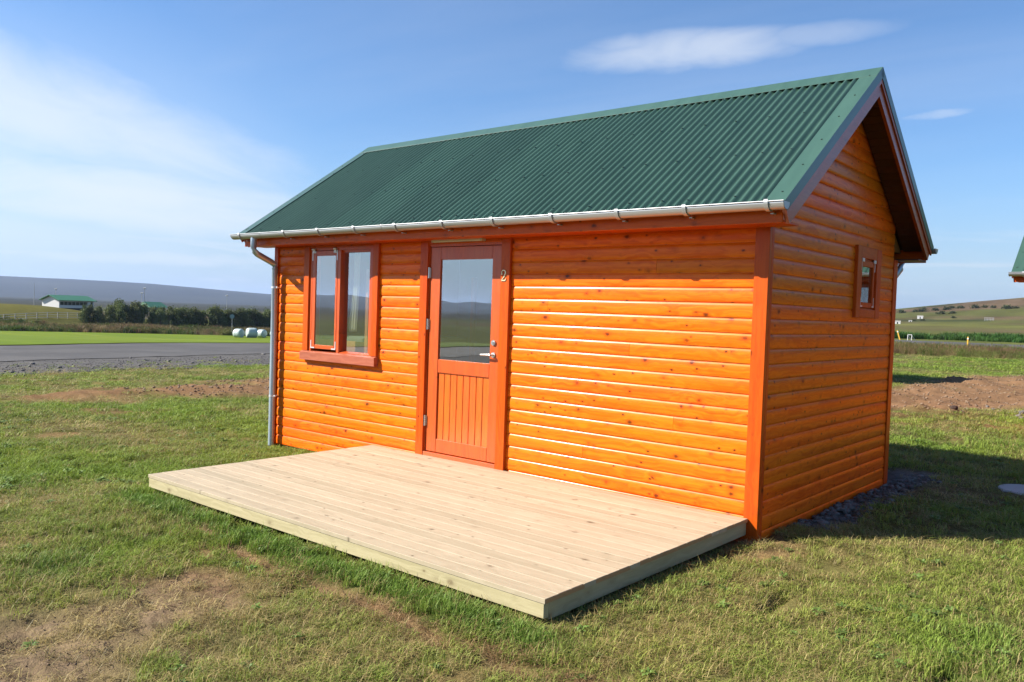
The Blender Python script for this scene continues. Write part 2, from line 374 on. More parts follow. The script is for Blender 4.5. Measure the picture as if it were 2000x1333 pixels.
M['downpipe'] = plain('galvanised_pipe', (.40, .47, .54), .36, .55, .5, .06, 9)
M['steel'] = plain('brushed_steel', (.62, .61, .59), .28, .9)
M['hinge_white'] = plain('zinc_hardware', (.66, .65, .66), .38, .5)
M['brass'] = plain('pale_brass', (.72, .62, .36), .30, .5)
M['white_plastic'] = plain('cream_plastic', (.70, .66, .52), .4)
M['dark_gap'] = plain('dark_membrane', (.02, .018, .016), .8)
M['core'] = plain('wall_core_board', (.36, .15, .04), .7)
M['inner'] = plain('interior_pine', (.42, .30, .17), .55, var=.15, nscale=12)
M['inner_floor'] = plain('interior_floor_boards', (.30, .22, .14), .4)
M['curtain'] = plain('cream_curtain_cloth', (.72, .70, .50), .85, 0, .2, .06, 60)
M['bunk'] = plain('bunk_pine', (.58, .26, .09), .45)
M['mattress'] = plain('grey_mattress_cloth', (.16, .18, .17), .9, 0, .2)

def roof_paint():
    m, n, out = material('green_steel_sheet')
    tc = n.new('ShaderNodeTexCoord').outputs['Object']
    rnd = n.new('ShaderNodeObjectInfo').outputs['Random']
    a = n.noise(n.vmath('MULTIPLY', tc, (6, 1.2, 1.2)), 1.5, 5, .6); b = n.noise(tc, 55, 3)
    col = n.mix(n.ramp(a, .3, .75), (.031, .074, .052), (.039, .090, .064))
    col = n.mix(n.math('MULTIPLY', n.ramp(b, .62, .75), .25), col, (.054, .087, .067))
    hs = n.new('ShaderNodeHueSaturation', None, Value=n.math('ADD', .88, n.math('MULTIPLY', rnd, .24)), Color=col)
    principled(n, out, hs.outputs[0], n.math('ADD', .36, n.math('MULTIPLY', a, .12)), b, .0002, .5, 0, .25, .2)
    return m
M['roof'] = roof_paint()
M['far_roof'] = plain('far_green_roof', (.07, .24, .12), .5)
M['roof_screw'] = plain('roof_screw_heads', (.03, .06, .05), .5)
M['white_paint'] = plain('white_house_paint', (.74, .74, .74), .6)
M['dark_glass'] = plain('dark_window_glass', (.035, .045, .04), .12)
M['basement'] = plain('dark_basement_wall', (.03, .03, .032), .9)

def glass_mat():
    m, n, out = material('window_glass')
    lw = n.new('ShaderNodeLayerWeight', None, Blend=.5).outputs['Facing']
    fr = n.math('ADD', .33, n.math('MULTIPLY', n.math('POWER', lw, 2.5), .62), clamp=True)
    wv = n.noise(n.new('ShaderNodeTexCoord').outputs['Object'], 1.6, 1)
    bp = n.new('ShaderNodeBump', None, Height=wv, Distance=.0012, Strength=1.0).outputs[0]
    bf = n.new('ShaderNodeNewGeometry').outputs['Backfacing']; fr = n.math('MULTIPLY', fr, n.math('SUBTRACT', 1.0, bf))
    tr = n.new('ShaderNodeBsdfTransparent', None, Color=(.93, .96, .94))
    gl = n.new('ShaderNodeBsdfGlossy', None, Color=(.90, .93, .93), Roughness=.012, Normal=bp)
    mx = n.new('ShaderNodeMixShader', None, i0=fr, i1=tr.outputs[0], i2=gl.outputs[0]); n.l.new(mx.outputs[0], out.inputs[0])
    return m
M['glass'] = glass_mat()

# ------------------------------------------------------------------ ground
def ground_colour(x, y, soil, dry, lush, gw):
    d = np.hypot(x-CX, y-CY); dx, dy = x-CX, y-CY; az = np.degrees(np.arctan2(dx, dy))
    n1 = fbm(x, y, 1.3, 4, 201)[:, None]; n2 = fbm(x, y, .16, 3, 207)[:, None]; nb = fbm(x, y, 40, 4, 211)[:, None]; nc = fbm(x, y, 160, 5, 217)[:, None]
    A = lambda *c: np.array(c)[None, :]
    thatch = A(.150, .140, .048)*(.75+.5*n2)
    green = A(.090, .140, .022)*(.75+.5*n1)
    col = green*.62+thatch*.38
    col = col*(1-dry[:, None]*.85)+(A(.200, .150, .066)*(.7+.6*n2))*dry[:, None]*.85
    col = col*(1-lush[:, None]*.7)+A(.050, .105, .018)*lush[:, None]*.7
    east = sstep(-30, -6, x)[:, None]
    soilc = (A(.185, .098, .050)*(1-east)+A(.275, .160, .088)*east)*(.65+.7*n2)
    swm = (np.exp(-(((x+1.6)/1.2)**2+((y+4.3)/1.1)**2)**2))[:, None]
    soilc = soilc*(1-swm)+A(.205, .148, .092)*(.40+1.2*n2)*swm
    s = soil[:, None]; col = col*(1-s)+soilc*s
    g = gw[:, None]; col = col*(1-g)+A(.16, .15, .14)*(.5+n2)*g
    # beyond the lot: rough pasture, heath, hillside
    past = A(.135, .150, .045)*(.7+.6*nb)*(.55+.45*n1+.2)
    heath = A(.150, .115, .062)*(.75+.5*nb)
    f1 = sstep(26, 55, d)[:, None]; col = col*(1-f1)+past*f1
    f2 = sstep(110, 260, d)[:, None]*sstep(.42, .60, nc); col = col*(1-f2)+heath*f2
    west = ((az < -45) | (az > 40))[:, None]
    f3 = sstep(260, 700, d)[:, None]*west
    moor = A(.056, .058, .042)*(.45+1.1*fbm(x, y, 420, 6, 223, .6)[:, None]); col = col*(1-f3)+moor*f3
    mound = np.exp(-(((x+158)/20)**2+((y-41)/35)**2)**2)[:, None]; col = col*(1-mound)+A(.150, .140, .038)*(.85+.3*n1)*mound
    # hillside in the north: brown-green patchwork with dark scrub
    hm = (sstep(230, 330, d)*sstep(-45, -35, az)*(1-sstep(70, 100, az)))[:, None]
    hp = fbm(x*1.0, y*.55, 60, 5, 231)[:, None]; hq = fbm(x, y*.5, 22, 4, 237)[:, None]
    hill = A(.105, .110, .036)*(1-sstep(.42, .60, hp))+A(.130, .092, .055)*sstep(.42, .60, hp)
    hill = hill*(1-.75*sstep(.58, .68, hq))+A(.040, .055, .022)*.75*sstep(.58, .68, hq)
    band = (np.exp(-((d-300)/26)**2))[:, None]; hill = hill*(1-band*.6)+A(.20, .20, .055)*band*.6
    st = fbm(x, y*.22, 14, 4, 241)[:, None]; st2 = fbm(x, y*.3, 5, 3, 243)[:, None]
    hill = hill*(.50+.65*st+.35*st2); col = col*(1-hm)+hill*hm
    return np.clip(col*K_ALB, .004, 1)

def ground_material():
    m, n, out = material('ground_soil_and_turf')
    at = n.new('ShaderNodeAttribute', dict(attribute_name='tint'))
    pos = n.new('ShaderNodeNewGeometry').outputs['Position']
    a = n.noise(pos, 24, 6, .65); b = n.noise(pos, 110, 3, .6); c = n.noise(pos, 1.1, 5, .6)
    v = n.math('ADD', .05, n.math('ADD', n.math('MULTIPLY', a, 1.15), n.math('MULTIPLY', b, .75)))
    v = n.math('MULTIPLY', v, n.math('ADD', .72, n.math('MULTIPLY', c, .56)))
    e = n.noise(pos, .06, 6, .68); f = n.noise(n.vmath('MULTIPLY', pos, (1, .35, 1)), .018, 5, .65)
    v = n.math('MULTIPLY', v, n.math('ADD', .35, n.math('ADD', n.math('MULTIPLY', e, .75), n.math('MULTIPLY', f, .55))))
    col = n.mix(1.0, at.outputs['Color'], n.new('ShaderNodeCombineXYZ', None, X=v, Y=v, Z=v).outputs[0], 'MULTIPLY')
    principled(n, out, col, .95, n.math('ADD', a, n.math('MULTIPLY', b, .5)), .012, .02)
    return m
M['ground'] = ground_material()

def build_ground():
    rad = [0.25]
    while rad[-1] < 9000:
        r = rad[-1]; rad.append(r*(1.10 if r < 2.2 else 1.0105 if r < 32 else 1.03))
    rad = np.array(rad)
    az = np.concatenate([np.arange(-180, -96, 3.0), np.arange(-96, 24, .25), np.arange(24, 180, 3.0)])*math.pi/180
    nr, na = len(rad), len(az)
    Rg, Ag = np.meshgrid(rad, az, indexing='ij')
    x = (CX+Rg*np.sin(Ag)).ravel(); y = (CY+Rg*np.cos(Ag)).ravel()
    soil, dry, lush, gw = zones(x, y)
    z = zbase(x, y)+relief(x, y, soil)
    # roughness of the far hills
    d = Rg.ravel(); z = z+sstep(350, 900, d)*(1-sstep(1500, 2400, d))*2.2*(fbm(x, y, 55, 4, 301)-.5)+sstep(2600, 4200, d)*14*(fbm(x, y, 700, 4, 307)-.5)
    col = ground_colour(x, y, soil, dry, lush, gw)
    verts = np.stack([x, y, z], 1)
    verts = np.vstack([verts, [[CX, CY, zb1(CX, CY)]]]); col = np.vstack([col, col[:1]])
    i = np.arange(nr-1)[:, None]*na; j = np.arange(na)[None, :]; j2 = (j+1) % na
    quads = np.stack([i+j, i+j2, i+na+j2, i+na+j], -1).reshape(-1, 4)[:, ::-1]
    ctr = len(verts)-1; tris = np.stack([np.full(na, ctr), (np.arange(na)+1) % na, np.arange(na)], 1)[:, ::-1]
    me = bpy.data.meshes.new('ground')
    me.vertices.add(len(verts)); me.vertices.foreach_set('co', verts.ravel())
    nl = quads.size+tris.size; me.loops.add(nl); me.polygons.add(len(quads)+len(tris))
    me.loops.foreach_set('vertex_index', np.concatenate([quads.ravel(), tris.ravel()]).astype(np.int32))
    ls = np.concatenate([np.arange(len(quads))*4, quads.size+np.arange(len(tris))*3]).astype(np.int32)
    me.polygons.foreach_set('loop_start', ls)
    me.polygons.foreach_set('use_smooth', np.ones(len(ls), bool))
    me.update(calc_edges=True); me.validate()
    ca = me.color_attributes.new('tint', 'FLOAT_COLOR', 'POINT')
    ca.data.foreach_set('color', np.hstack([col, np.ones((len(col), 1))]).ravel())
    me.materials.append(M['ground'])
    return link(bpy.data.objects.new('ground', me), kind='structure')
build_ground()

def sheet(name, outline, mat, lift, step, wob=0.0, kind='structure', seed=0, along=None):
    """a thin sheet draped on the land inside a ribbon given as two rows of points (near row, far row)"""
    A_, B_ = [np.array(o, float) for o in outline]
    def resample(P, m):
        s = np.concatenate([[0], np.cumsum(np.hypot(*np.diff(P, axis=0).T))]); t = np.linspace(0, s[-1], m)
        return np.stack([np.interp(t, s, P[:, 0]), np.interp(t, s, P[:, 1])], 1)
    ln = max(np.hypot(*np.diff(A_, axis=0).T).sum(), np.hypot(*np.diff(B_, axis=0).T).sum())
    m = max(2, int(ln/step)); k = max(3, int(np.hypot(*(A_[len(A_)//2]-B_[len(B_)//2]))/step))
    P, Q = resample(A_, m), resample(B_, m)
    t = np.linspace(0, 1, k)[None, :, None]; G = P[:, None, :]*(1-t)+Q[:, None, :]*t
    if wob:
        e = np.zeros((m, k)); e[:, 0] = 1; e[:, -1] = 1
        w = (fbm(G[..., 0], G[..., 1], wob*4, 3, 400+seed)-.5)*2*wob
        nrm = (Q-P)/np.maximum(np.hypot(*(Q-P).T), 1e-6)[:, None]
        G = G+nrm[:, None, :]*(w*e)[..., None]
    x, y = G[..., 0].ravel(), G[..., 1].ravel(); z = zground(x, y)+lift
    vs = np.stack([x, y, z], 1); fs = [(a*k+b, a*k+b+1, (a+1)*k+b+1, (a+1)*k+b) for a in range(m-1) for b in range(k-1)]
    o = mesh_obj(name, vs, fs, mat, None, True, kind=kind)
    bm = bmesh.new(); bm.from_mesh(o.data); bmesh.ops.recalc_face_normals(bm, faces=bm.faces[:])
    if sum(f.normal.z for f in bm.faces) < 0: bmesh.ops.reverse_faces(bm, faces=bm.faces[:])
    bm.to_mesh(o.data); bm.free(); return o

def surface(name, cols, scales, rough=.9, bump=.004, streak=None, spec=.1):
    cols = [alb(c) for c in cols]
    m, n, out = material(name)
    pos = n.new('ShaderNodeNewGeometry').outputs['Position']
    if streak: pos = n.new('ShaderNodeMapping', None, Vector=pos, Rotation=(0, 0, math.radians(streak)), Scale=(.12, 1, 1)).outputs[0]
    a = n.noise(pos, scales[0], 5, .6); b = n.noise(pos, scales[1], 4, .6)
    col = n.mix(n.ramp(a, .35, .66), cols[0], cols[1])
    if len(cols) > 2: col = n.mix(n.ramp(b, .55, .72), col, cols[2])
    v = n.math('ADD', .75, n.math('MULTIPLY', b, .5))
    col = n.mix(1.0, col, n.new('ShaderNodeCombineXYZ', None, X=v, Y=v, Z=v).outputs[0], 'MULTIPLY')
    principled(n, out, col, rough, b, bump, spec); return m
M['asphalt'] = surface('grey_road_asphalt', [(.105, .102, .103), (.135, .130, .128)], (.35, 22), .85, .004)
M['shoulder'] = surface('dark_gravel_shoulder', [(.100, .096, .096), (.145, .138, .130), (.075, .07, .066)], (1.2, 16), .95, .02)
M['meadow'] = surface('mown_meadow', [(.125, .195, .008), (.160, .220, .010), (.215, .235, .030)], (.05, .32), .95, .02, -20)

# a strip of loose gravel, then the road, then the mown meadow; all run past the west side of the lot
sheet('gravel_verge', ([(-13, -60), (-18.0, -14), (-20.6, 1.6), (-21.6, 5.3), (-22.7, 10.8), (-25, 20)], [(-22, -60), (-27.5, -14), (-30.0, 3.8), (-31.4, 8.6), (-33.6, 16.3), (-37, 26)]), M['shoulder'], .012, .45, .5, seed=1)
road_near = [(-19, -80), (-24.8, -14), (-27.3, 3.8), (-28.7, 8.6), (-30.8, 16.3), (-33, 26), (-33, 36), (-28, 45), (-20.5, 49.5), (-13.0, 52.0), (-6.6, 55.4), (2, 62), (30, 92)]
road_far = [(-30, -80), (-36.5, -14), (-40.3, 8.1), (-42.2, 14.7), (-47, 28), (-50, 42), (-44, 56), (-34, 64), (-25, 61.5), (-15.8, 62.6), (-7.9, 64.3), (0, 69), (24, 98)]
sheet('road', (road_near, road_far), M['asphalt'], .028, .9, .35, seed=2)
sheet('field', ([(-30.4, -80), (-36.9, -14), (-40.7, 8.1), (-42.6, 14.7), (-47.4, 28), (-50.4, 42)], [(-110, -80), (-120, -10), (-122, 34), (-114, 49.5), (-102, 65), (-78, 92)]), M['meadow'], .045, 2.0, .5, seed=3)

# ------------------------------------------------------------------ grass: tufts of real blades scattered over the lot
def blade_material():
    m, n, out = material('grass_blades')
    at = n.new('ShaderNodeAttribute', dict(attribute_name='tint', attribute_type='INSTANCER')).outputs['Color']
    tc = n.new('ShaderNodeTexCoord').outputs['Object']
    v = n.math('ADD', .70, n.math('MULTIPLY', n.noise(tc, 60, 2), .6))
    col = n.mix(1.0, at, n.new('ShaderNodeCombineXYZ', None, X=v, Y=v, Z=v).outputs[0], 'MULTIPLY')
    p = n.new('ShaderNodeBsdfPrincipled'); n.set(p, 'Base Color', col); n.set(p, 'Roughness', .55); n.set(p, 'Specular IOR Level', .25)
    tl = n.new('ShaderNodeBsdfTranslucent', None, Color=col)
    mx = n.new('ShaderNodeMixShader', None, i0=.30, i1=p.outputs[0], i2=tl.outputs[0]); n.l.new(mx.outputs[0], out.inputs[0])
    return m
M['blade'] = blade_material()
def tuft_mesh(name, seed, nb, rad, h0, h1, wid, lean, curl, flat=0.0, seed_heads=False):
    rng = random.Random(seed); vs = []; fs = []
    for _ in range(nb):
        a = rng.uniform(0, 6.283); r = rad*math.sqrt(rng.random()); bx, by = r*math.cos(a), r*math.sin(a)
        h = rng.uniform(h0, h1); w = wid*rng.uniform(.6, 1.2); dr = rng.uniform(0, 6.283); ln = lean*rng.uniform(.2, 1.2)*h
        if rng.random() < flat: h, ln = h*.25, h*1.1
        fx, fy = math.cos(dr), math.sin(dr); sx, sy = -fy*w/2, fx*w/2; b = len(vs); cl = curl*h*rng.random()
        vs += [(bx-sx, by-sy, -.01), (bx+sx, by+sy, -.01)]
        mx, my, mz = bx+fx*ln*.35, by+fy*ln*.35, h*.58
        vs += [(mx-sx*.85, my-sy*.85, mz), (mx+sx*.85, my+sy*.85, mz), (bx+fx*(ln+cl), by+fy*(ln+cl), h-cl*.6)]
        fs += [(b, b+1, b+3, b+2), (b+2, b+3, b+4)]
        if seed_heads and rng.random() < .45:
            c = len(vs); tx, ty, tz = bx+fx*(ln+cl), by+fy*(ln+cl), h-cl*.6; q = wid*1.6
            vs += [(tx-q, ty, tz-.02), (tx+q, ty, tz-.02), (tx+fx*.05, ty+fy*.05, tz+.16), (tx, ty-q, tz-.02), (tx, ty+q, tz-.02)]
            fs += [(c, c+1, c+2), (c+3, c+4, c+2)]
    me = bpy.data.meshes.new(name); me.from_pydata(vs, [], fs); me.materials.append(M['blade']); return me
def weed_mesh(name, seed):
    """a small flat rosette of broad leaves"""
    rng = random.Random(seed); vs = []; fs = []
    for k in range(11):
        a = k*2.4+rng.uniform(-.3, .3); l = rng.uniform(.03, .06); w = l*.36; ca, sa = math.cos(a), math.sin(a); z0 = rng.uniform(.01, .03); b = len(vs)
        for t, ww, z in ((0, .15, .0), (.4, 1, z0), (.75, .8, z0*1.1), (1, .05, z0*.6)):
            for s in (-1, 1): vs.append((ca*l*t-sa*w*ww*s/2, sa*l*t+ca*w*ww*s/2, .012+z+.004*abs(s)))
        fs += [(b+2*i, b+2*i+1, b+2*i+3, b+2*i+2) for i in range(3)]
    me = bpy.data.meshes.new(name); me.from_pydata(vs, [], fs); me.materials.append(M['blade']); return me
def tuft_collection(name, meshes):
    col = bpy.data.collections.new(name)
    for i, me in enumerate(meshes):
        o = bpy.data.objects.new('%s_%02d' % (name, i), me); col.objects.link(o)
    return col
def scatter(name, pts, tint, size, kind_i, rot, collection, label, cat='grass'):
    me = bpy.data.meshes.new(name); me.vertices.add(len(pts)); me.vertices.foreach_set('co', np.ascontiguousarray(pts, float).ravel())
    a = me.attributes.new('tint', 'FLOAT_COLOR', 'POINT'); a.data.foreach_set('color', np.hstack([tint, np.ones((len(pts), 1))]).ravel())
    a = me.attributes.new('size', 'FLOAT_VECTOR', 'POINT'); a.data.foreach_set('vector', np.ascontiguousarray(size, float).ravel())
    a = me.attributes.new('turn', 'FLOAT_VECTOR', 'POINT'); a.data.foreach_set('vector', np.ascontiguousarray(rot, float).ravel())
    a = me.attributes.new('pick', 'INT', 'POINT'); a.data.foreach_set('value', np.ascontiguousarray(kind_i, np.int32))
    me.update()
    o = bpy.data.objects.new(name, me); link(o, kind='stuff', label=label, cat=cat)
    g = bpy.data.node_groups.new(name+'_scatter', 'GeometryNodeTree')
    g.interface.new_socket('Geometry', in_out='INPUT', socket_type='NodeSocketGeometry'); g.interface.new_socket('Geometry', in_out='OUTPUT', socket_type='NodeSocketGeometry')
    gi = g.nodes.new('NodeGroupInput'); go = g.nodes.new('NodeGroupOutput')
    ci = g.nodes.new('GeometryNodeCollectionInfo'); ci.inputs[0].default_value = collection; ci.inputs[1].default_value = True; ci.inputs[2].default_value = True
    ip = g.nodes.new('GeometryNodeInstanceOnPoints'); ip.inputs['Pick Instance'].default_value = True
    def named(nm, ty):
        q = g.nodes.new('GeometryNodeInputNamedAttribute'); q.data_type = ty; q.inputs[0].default_value = nm
        return [s for s in q.outputs if s.enabled and s.name == 'Attribute'][0]
    m2p = g.nodes.new('GeometryNodeMeshToPoints')
    g.links.new(gi.outputs[0], m2p.inputs[0]); g.links.new(m2p.outputs[0], ip.inputs['Points']); g.links.new(ci.outputs[0], ip.inputs['Instance'])
    g.links.new(named('pick', 'INT'), ip.inputs['Instance Index']); g.links.new(named('turn', 'FLOAT_VECTOR'), ip.inputs['Rotation']); g.links.new(named('size', 'FLOAT_VECTOR'), ip.inputs['Scale'])
    g.links.new(ip.outputs[0], go.inputs[0])
    md = o.modifiers.new('scatter', 'NODES'); md.node_group = g
    return o

RNG = np.random.default_rng(7)
def sector(d0, d1, dens, a0=-88, a1=8):
    area = math.radians(a1-a0)*(d1*d1-d0*d0)/2; N_ = int(area*dens)
    d = np.sqrt(RNG.uniform(d0*d0, d1*d1, N_)); a = np.radians(RNG.uniform(a0, a1, N_))
    return CX+d*np.sin(a), CY+d*np.cos(a)
def lawn_mask(x, y):
    hid = (x > -6.28) & (x < -.02) & (y > -.0) & (y < 3.25)
    dk = (x > -4.36) & (x < -.09) & (y > -2.50) & (y < .05)
    return ~(hid | dk) & (np.hypot(x-1.24, y-3.83) > .31)
TUFTS = tuft_collection('lawn_tuft', [tuft_mesh('lawn_tuft', 11+i, 26, .055, .022, .062, .0042, .9, .5, .22) for i in range(5)]
        + [tuft_mesh('lush_tuft', 31+i, 24, .045, .030, .068, .0048, .55, .35, .05) for i in range(3)]
        + [weed_mesh('leafy_weed', 61+i) for i in range(2)]
        + [tuft_mesh('dead_tuft', 51+i, 20, .070, .020, .085, .0034, 1.7, 1.1, .55) for i in range(3)])
def lawn():
    X, Y, K = [], [], []
    for d0, d1, dens, k in ((1.9, 4.6, 1300, .85), (4.6, 7.5, 800, .95), (7.5, 12, 270, 1.25), (12, 20, 95, 1.9), (20, 34, 34, 2.9), (34, 58, 9, 4.2)):
        x, y = sector(d0, d1, dens, *((-105, 40) if d0 < 10 else (-92, 16))); X.append(x); Y.append(y); K.append(np.full(len(x), k))
    x, y, k = map(np.concatenate, (X, Y, K))
    ok = lawn_mask(x, y); x, y, k = x[ok], y[ok], k[ok]
    soil, dry, lush, gw = zones(x, y)
    rn = RNG.random(len(x)); d = np.hypot(x-CX, y-CY)
    clump = fbm(x, y, .20, 3, 501)
    keep = rn > np.clip(soil*1.08 + dry*.30 + .75*sstep(.60, .72, clump)*(dry > .3), 0, np.where((d < 9) & (y < .4), .62+.33*sstep(.40, .60, fbm(x, y, .13, 3, 531)), .992))
    # nothing grows on the gravel, the road or the meadow sheet
    nearx = np.interp(y, [-60, -14, 1.6, 5.3, 10.8, 20, 26, 36, 45, 49.5], [-13, -18, -20.4, -21.4, -22.4, -25, -31, -32, -28, -20])
    west = x < nearx-.3-1.5*fbm(x, y, 1.5, 2, 505)**2
    keep &= ~(west & (rn < np.where(x > nearx-3.2, .90, .97))) & ~(west & (x < nearx-5.2)) & (d < 56)
    x, y, k, soil, dry, lush, clump, d = [v[keep] for v in (x, y, k, soil, dry, lush, clump, d)]
    n_ = len(x); z = zground(x, y)
    r1, r2, r3 = RNG.random(n_), RNG.random(n_), RNG.random(n_)
    tone = fbm(x, y, .55, 3, 511)
    pick = np.where(r1 < np.clip(dry*.85+soil*.5, 0, 1), 10+(r2*3).astype(int), np.where(r1 > 1-.85*lush, 5+(r2*3).astype(int), (r2*5).astype(int)))
    wd = (RNG.random(n_) < .028*sstep(.5, .7, fbm(x, y, 1.1, 3, 521))+.004) & (d < 14); pick = np.where(wd, 8+(r2*2).astype(int), pick)
    A = lambda *c: np.array(c)[None, :]
    g = A(.112, .182, .020)*(1-tone[:, None])*1.2+A(.185, .228, .034)*tone[:, None]*1.08
    lu = A(.085, .170, .024); dd = A(.295, .225, .098)*(.55+.8*r2[:, None])
    tint = g; f = (lush*.75)[:, None]; tint = tint*(1-f)+lu*f
    f = np.where(pick >= 10, .92, np.where(pick >= 8, 0, dry*.42))[:, None]; tint = tint*(1-f)+dd*f
    rb = (np.exp(-((y+2.97)/.16)**2)*(pick >= 10)*(x > -3.2)*(x < 1.2))[:, None]; tint = tint*(1-rb*.6)+A(.20, .095, .055)*rb*.6
    tint = np.where(wd[:, None], A(.105, .165, .035), tint); tint = np.clip(tint*1.10*(.66+.66*r3[:, None]), 0, 1)
    hgt = (.38+1.0*clump)*(.75+.5*r3)*(1+.35*lush)*(1-.35*dry)
    s = np.stack([k*(.8+.4*r1), k*(.8+.4*r1), np.minimum(hgt*(.9+.12*k), 1.9)], 1)
    under = (x > -6.7) & (x < .4) & (y > -.4) & (y < 3.6)
    s[:, 2] *= np.where(under, .8, 1)
    rot = np.stack([RNG.normal(0, .10, n_), RNG.normal(0, .10, n_), RNG.uniform(0, 6.283, n_)], 1)
    scatter('grass', np.stack([x, y, z], 1), tint, s, pick, rot, TUFTS, 'short patchy lawn grass, green and straw coloured, growing round the cabin and deck')
lawn()

TALL = tuft_collection('tall_tuft', [tuft_mesh('tall_tuft', 71+i, 34, .22, .25, .62, .010, .45, .3, .05, True) for i in range(4)]
        + [tuft_mesh('broad_tuft', 81+i, 40, .34, .25, .70, .05, .6, .3, .0) for i in range(3)])
def band(name, label, rows, dens, tints, size, picks, seed, jit=.25):
    """tall growth between two rows of points"""
    A_, B_ = [np.array(o, float) for o in rows]; rng = np.random.default_rng(seed)
    area = 0
    ln = np.hypot(*np.diff(A_, axis=0).T).sum(); wd = np.hypot(*(A_.mean(0)-B_.mean(0))); N_ = int(ln*wd*dens)
    t = rng.random(N_); s = rng.random(N_)
    def at(P, t):
        c = np.concatenate([[0], np.cumsum(np.hypot(*np.diff(P, axis=0).T))]); q = t*c[-1]
        return np.stack([np.interp(q, c, P[:, 0]), np.interp(q, c, P[:, 1])], 1)
    P = at(A_, t)*(1-s[:, None])+at(B_, t)*s[:, None]
    x, y = P[:, 0], P[:, 1]; m = fbm(x, y, 4*size, 3, seed)
    keep = rng.random(N_) < np.clip(.15+1.9*(m-.25), 0, 1); x, y, m = x[keep], y[keep], m[keep]; n_ = len(x)
    z = zground(x, y); tt = np.array(tints); w = fbm(x, y, 6*size, 3, seed+3)+rng.normal(0, .13, n_)
    i = np.clip(((w-.25)/.5*len(tt)).astype(int), 0, len(tt)-1); tint = tt[i]*(.7+.6*rng.random(n_)[:, None])
    sc = size*(.55+.9*m)*(.8+.4*rng.random(n_))
    pk = np.array(picks)[rng.integers(0, len(picks), n_)]
    rot = np.stack([rng.normal(0, .08, n_), rng.normal(0, .08, n_), rng.uniform(0, 6.283, n_)], 1)
    scatter(name, np.stack([x, y, z], 1), np.clip(tint*.95, 0, 1), np.stack([sc, sc, sc], 1), pk, rot, TALL, label, 'tall grass' if 'grass' in name else 'plants')
STRAW, OLIVE, GREEN, RUSSET, DKGREEN = (.26, .20, .09), (.15, .15, .045), (.09, .14, .025), (.21, .13, .075), (.045, .075, .018)
band('tall_grass', 'tall seeding grass, tawny and olive, on the near side of the road beyond the bare earth', ([(-19, 40), (-10.3, 42.5), (-4.2, 44), (4, 47)], [(-21, 48.5), (-12.8, 51.5), (-6.4, 54.6), (3, 61)]), 20, [OLIVE, (.17, .20, .05), OLIVE, GREEN, STRAW, RUSSET], .68, [0, 1, 2, 3], 601)
band('tall_grass', 'rank brown-green ditch grass between the mown meadow and the row of trees', ([(-128, 8), (-122, 34), (-114, 49.8), (-102, 65.5), (-78, 94)], [(-152, 10), (-146, 38), (-140, 56), (-132, 76), (-112, 112)]), 4.5, [GREEN, OLIVE, DKGREEN, RUSSET, STRAW], 1.25, [0, 1, 2, 3, 4, 5], 611)
band('weeds', 'bright green broad-leaved weeds in a bank beyond the road', ([(-22, 74), (-17.5, 77.5), (-12, 80), (-8.5, 82)], [(-24, 84), (-18.5, 88), (-12.5, 90), (-8.8, 88)]), 9, [(.040, .105, .020), (.060, .135, .026), (.04, .08, .018), (.09, .12, .03)], 1.05, [4, 5, 6], 621)

# ------------------------------------------------------------------ the cabin
L, WD = 6.3127, 3.2614                       # length along x (0 .. -L), depth along y
EY, EZ, RY, RZ = -.36, 2.42, WD/2, 3.805     # eave and ridge of the roof plane
SLOPE = (RZ-EZ)/(RY-EY); SA = math.atan(SLOPE); SLEN = math.hypot(RY-EY, RZ-EZ)
XR, XL = .245, -L-.262                       # roof ends
def zr(y): return EZ+(min(y, WD-y)-EY)*SLOPE
PITCH = .1157
PROF = [(.022, 0), (.0065, .0004), (.002, .0018), (-.0006, .0055), (-.0022, .020), (-.0032, .048), (-.0029, .072), (-.0010, .094), (.0020, .1045), (.0050, .1095), (.0070, .1122), (.0070, PITCH), (.022, PITCH)]
_pc = {}
def plank_mesh(ln, s0=0.0, s1=0.0):
    """a half-round siding plank of length ln along x; s0, s1: how far each end leans inwards over its height"""
    key = (round(ln, 4), round(s0, 3), round(s1, 3))
    if key not in _pc:
        b = MB(); b.prism(PROF, 0.0, ln, 'x', True, fa=lambda u, w: s0*w/PITCH, fb=lambda u, w: ln-s1*w/PITCH)
        me = bpy.data.meshes.new('plank'); me.from_pydata(b.v, [], b.f); me.polygons.foreach_set('use_smooth', b.sm); me.materials.append(M['siding'])
        bm = bmesh.new(); bm.from_mesh(me); bmesh.ops.recalc_face_normals(bm, faces=bm.faces[:]); bm.to_mesh(me); bm.free()
        try: me.set_sharp_from_angle(angle=math.radians(50))
        except Exception: pass
        _pc[key] = me
    return _pc[key]
rnd = random.Random(3)
cabin = empty('cabin', (0, 0, 0), 0, 'orange log-sided cabin with a green corrugated roof and the number 2 beside its door', 'cabin')
Z0 = -.126
ROWS = [Z0+PITCH*k for k in range(40)]

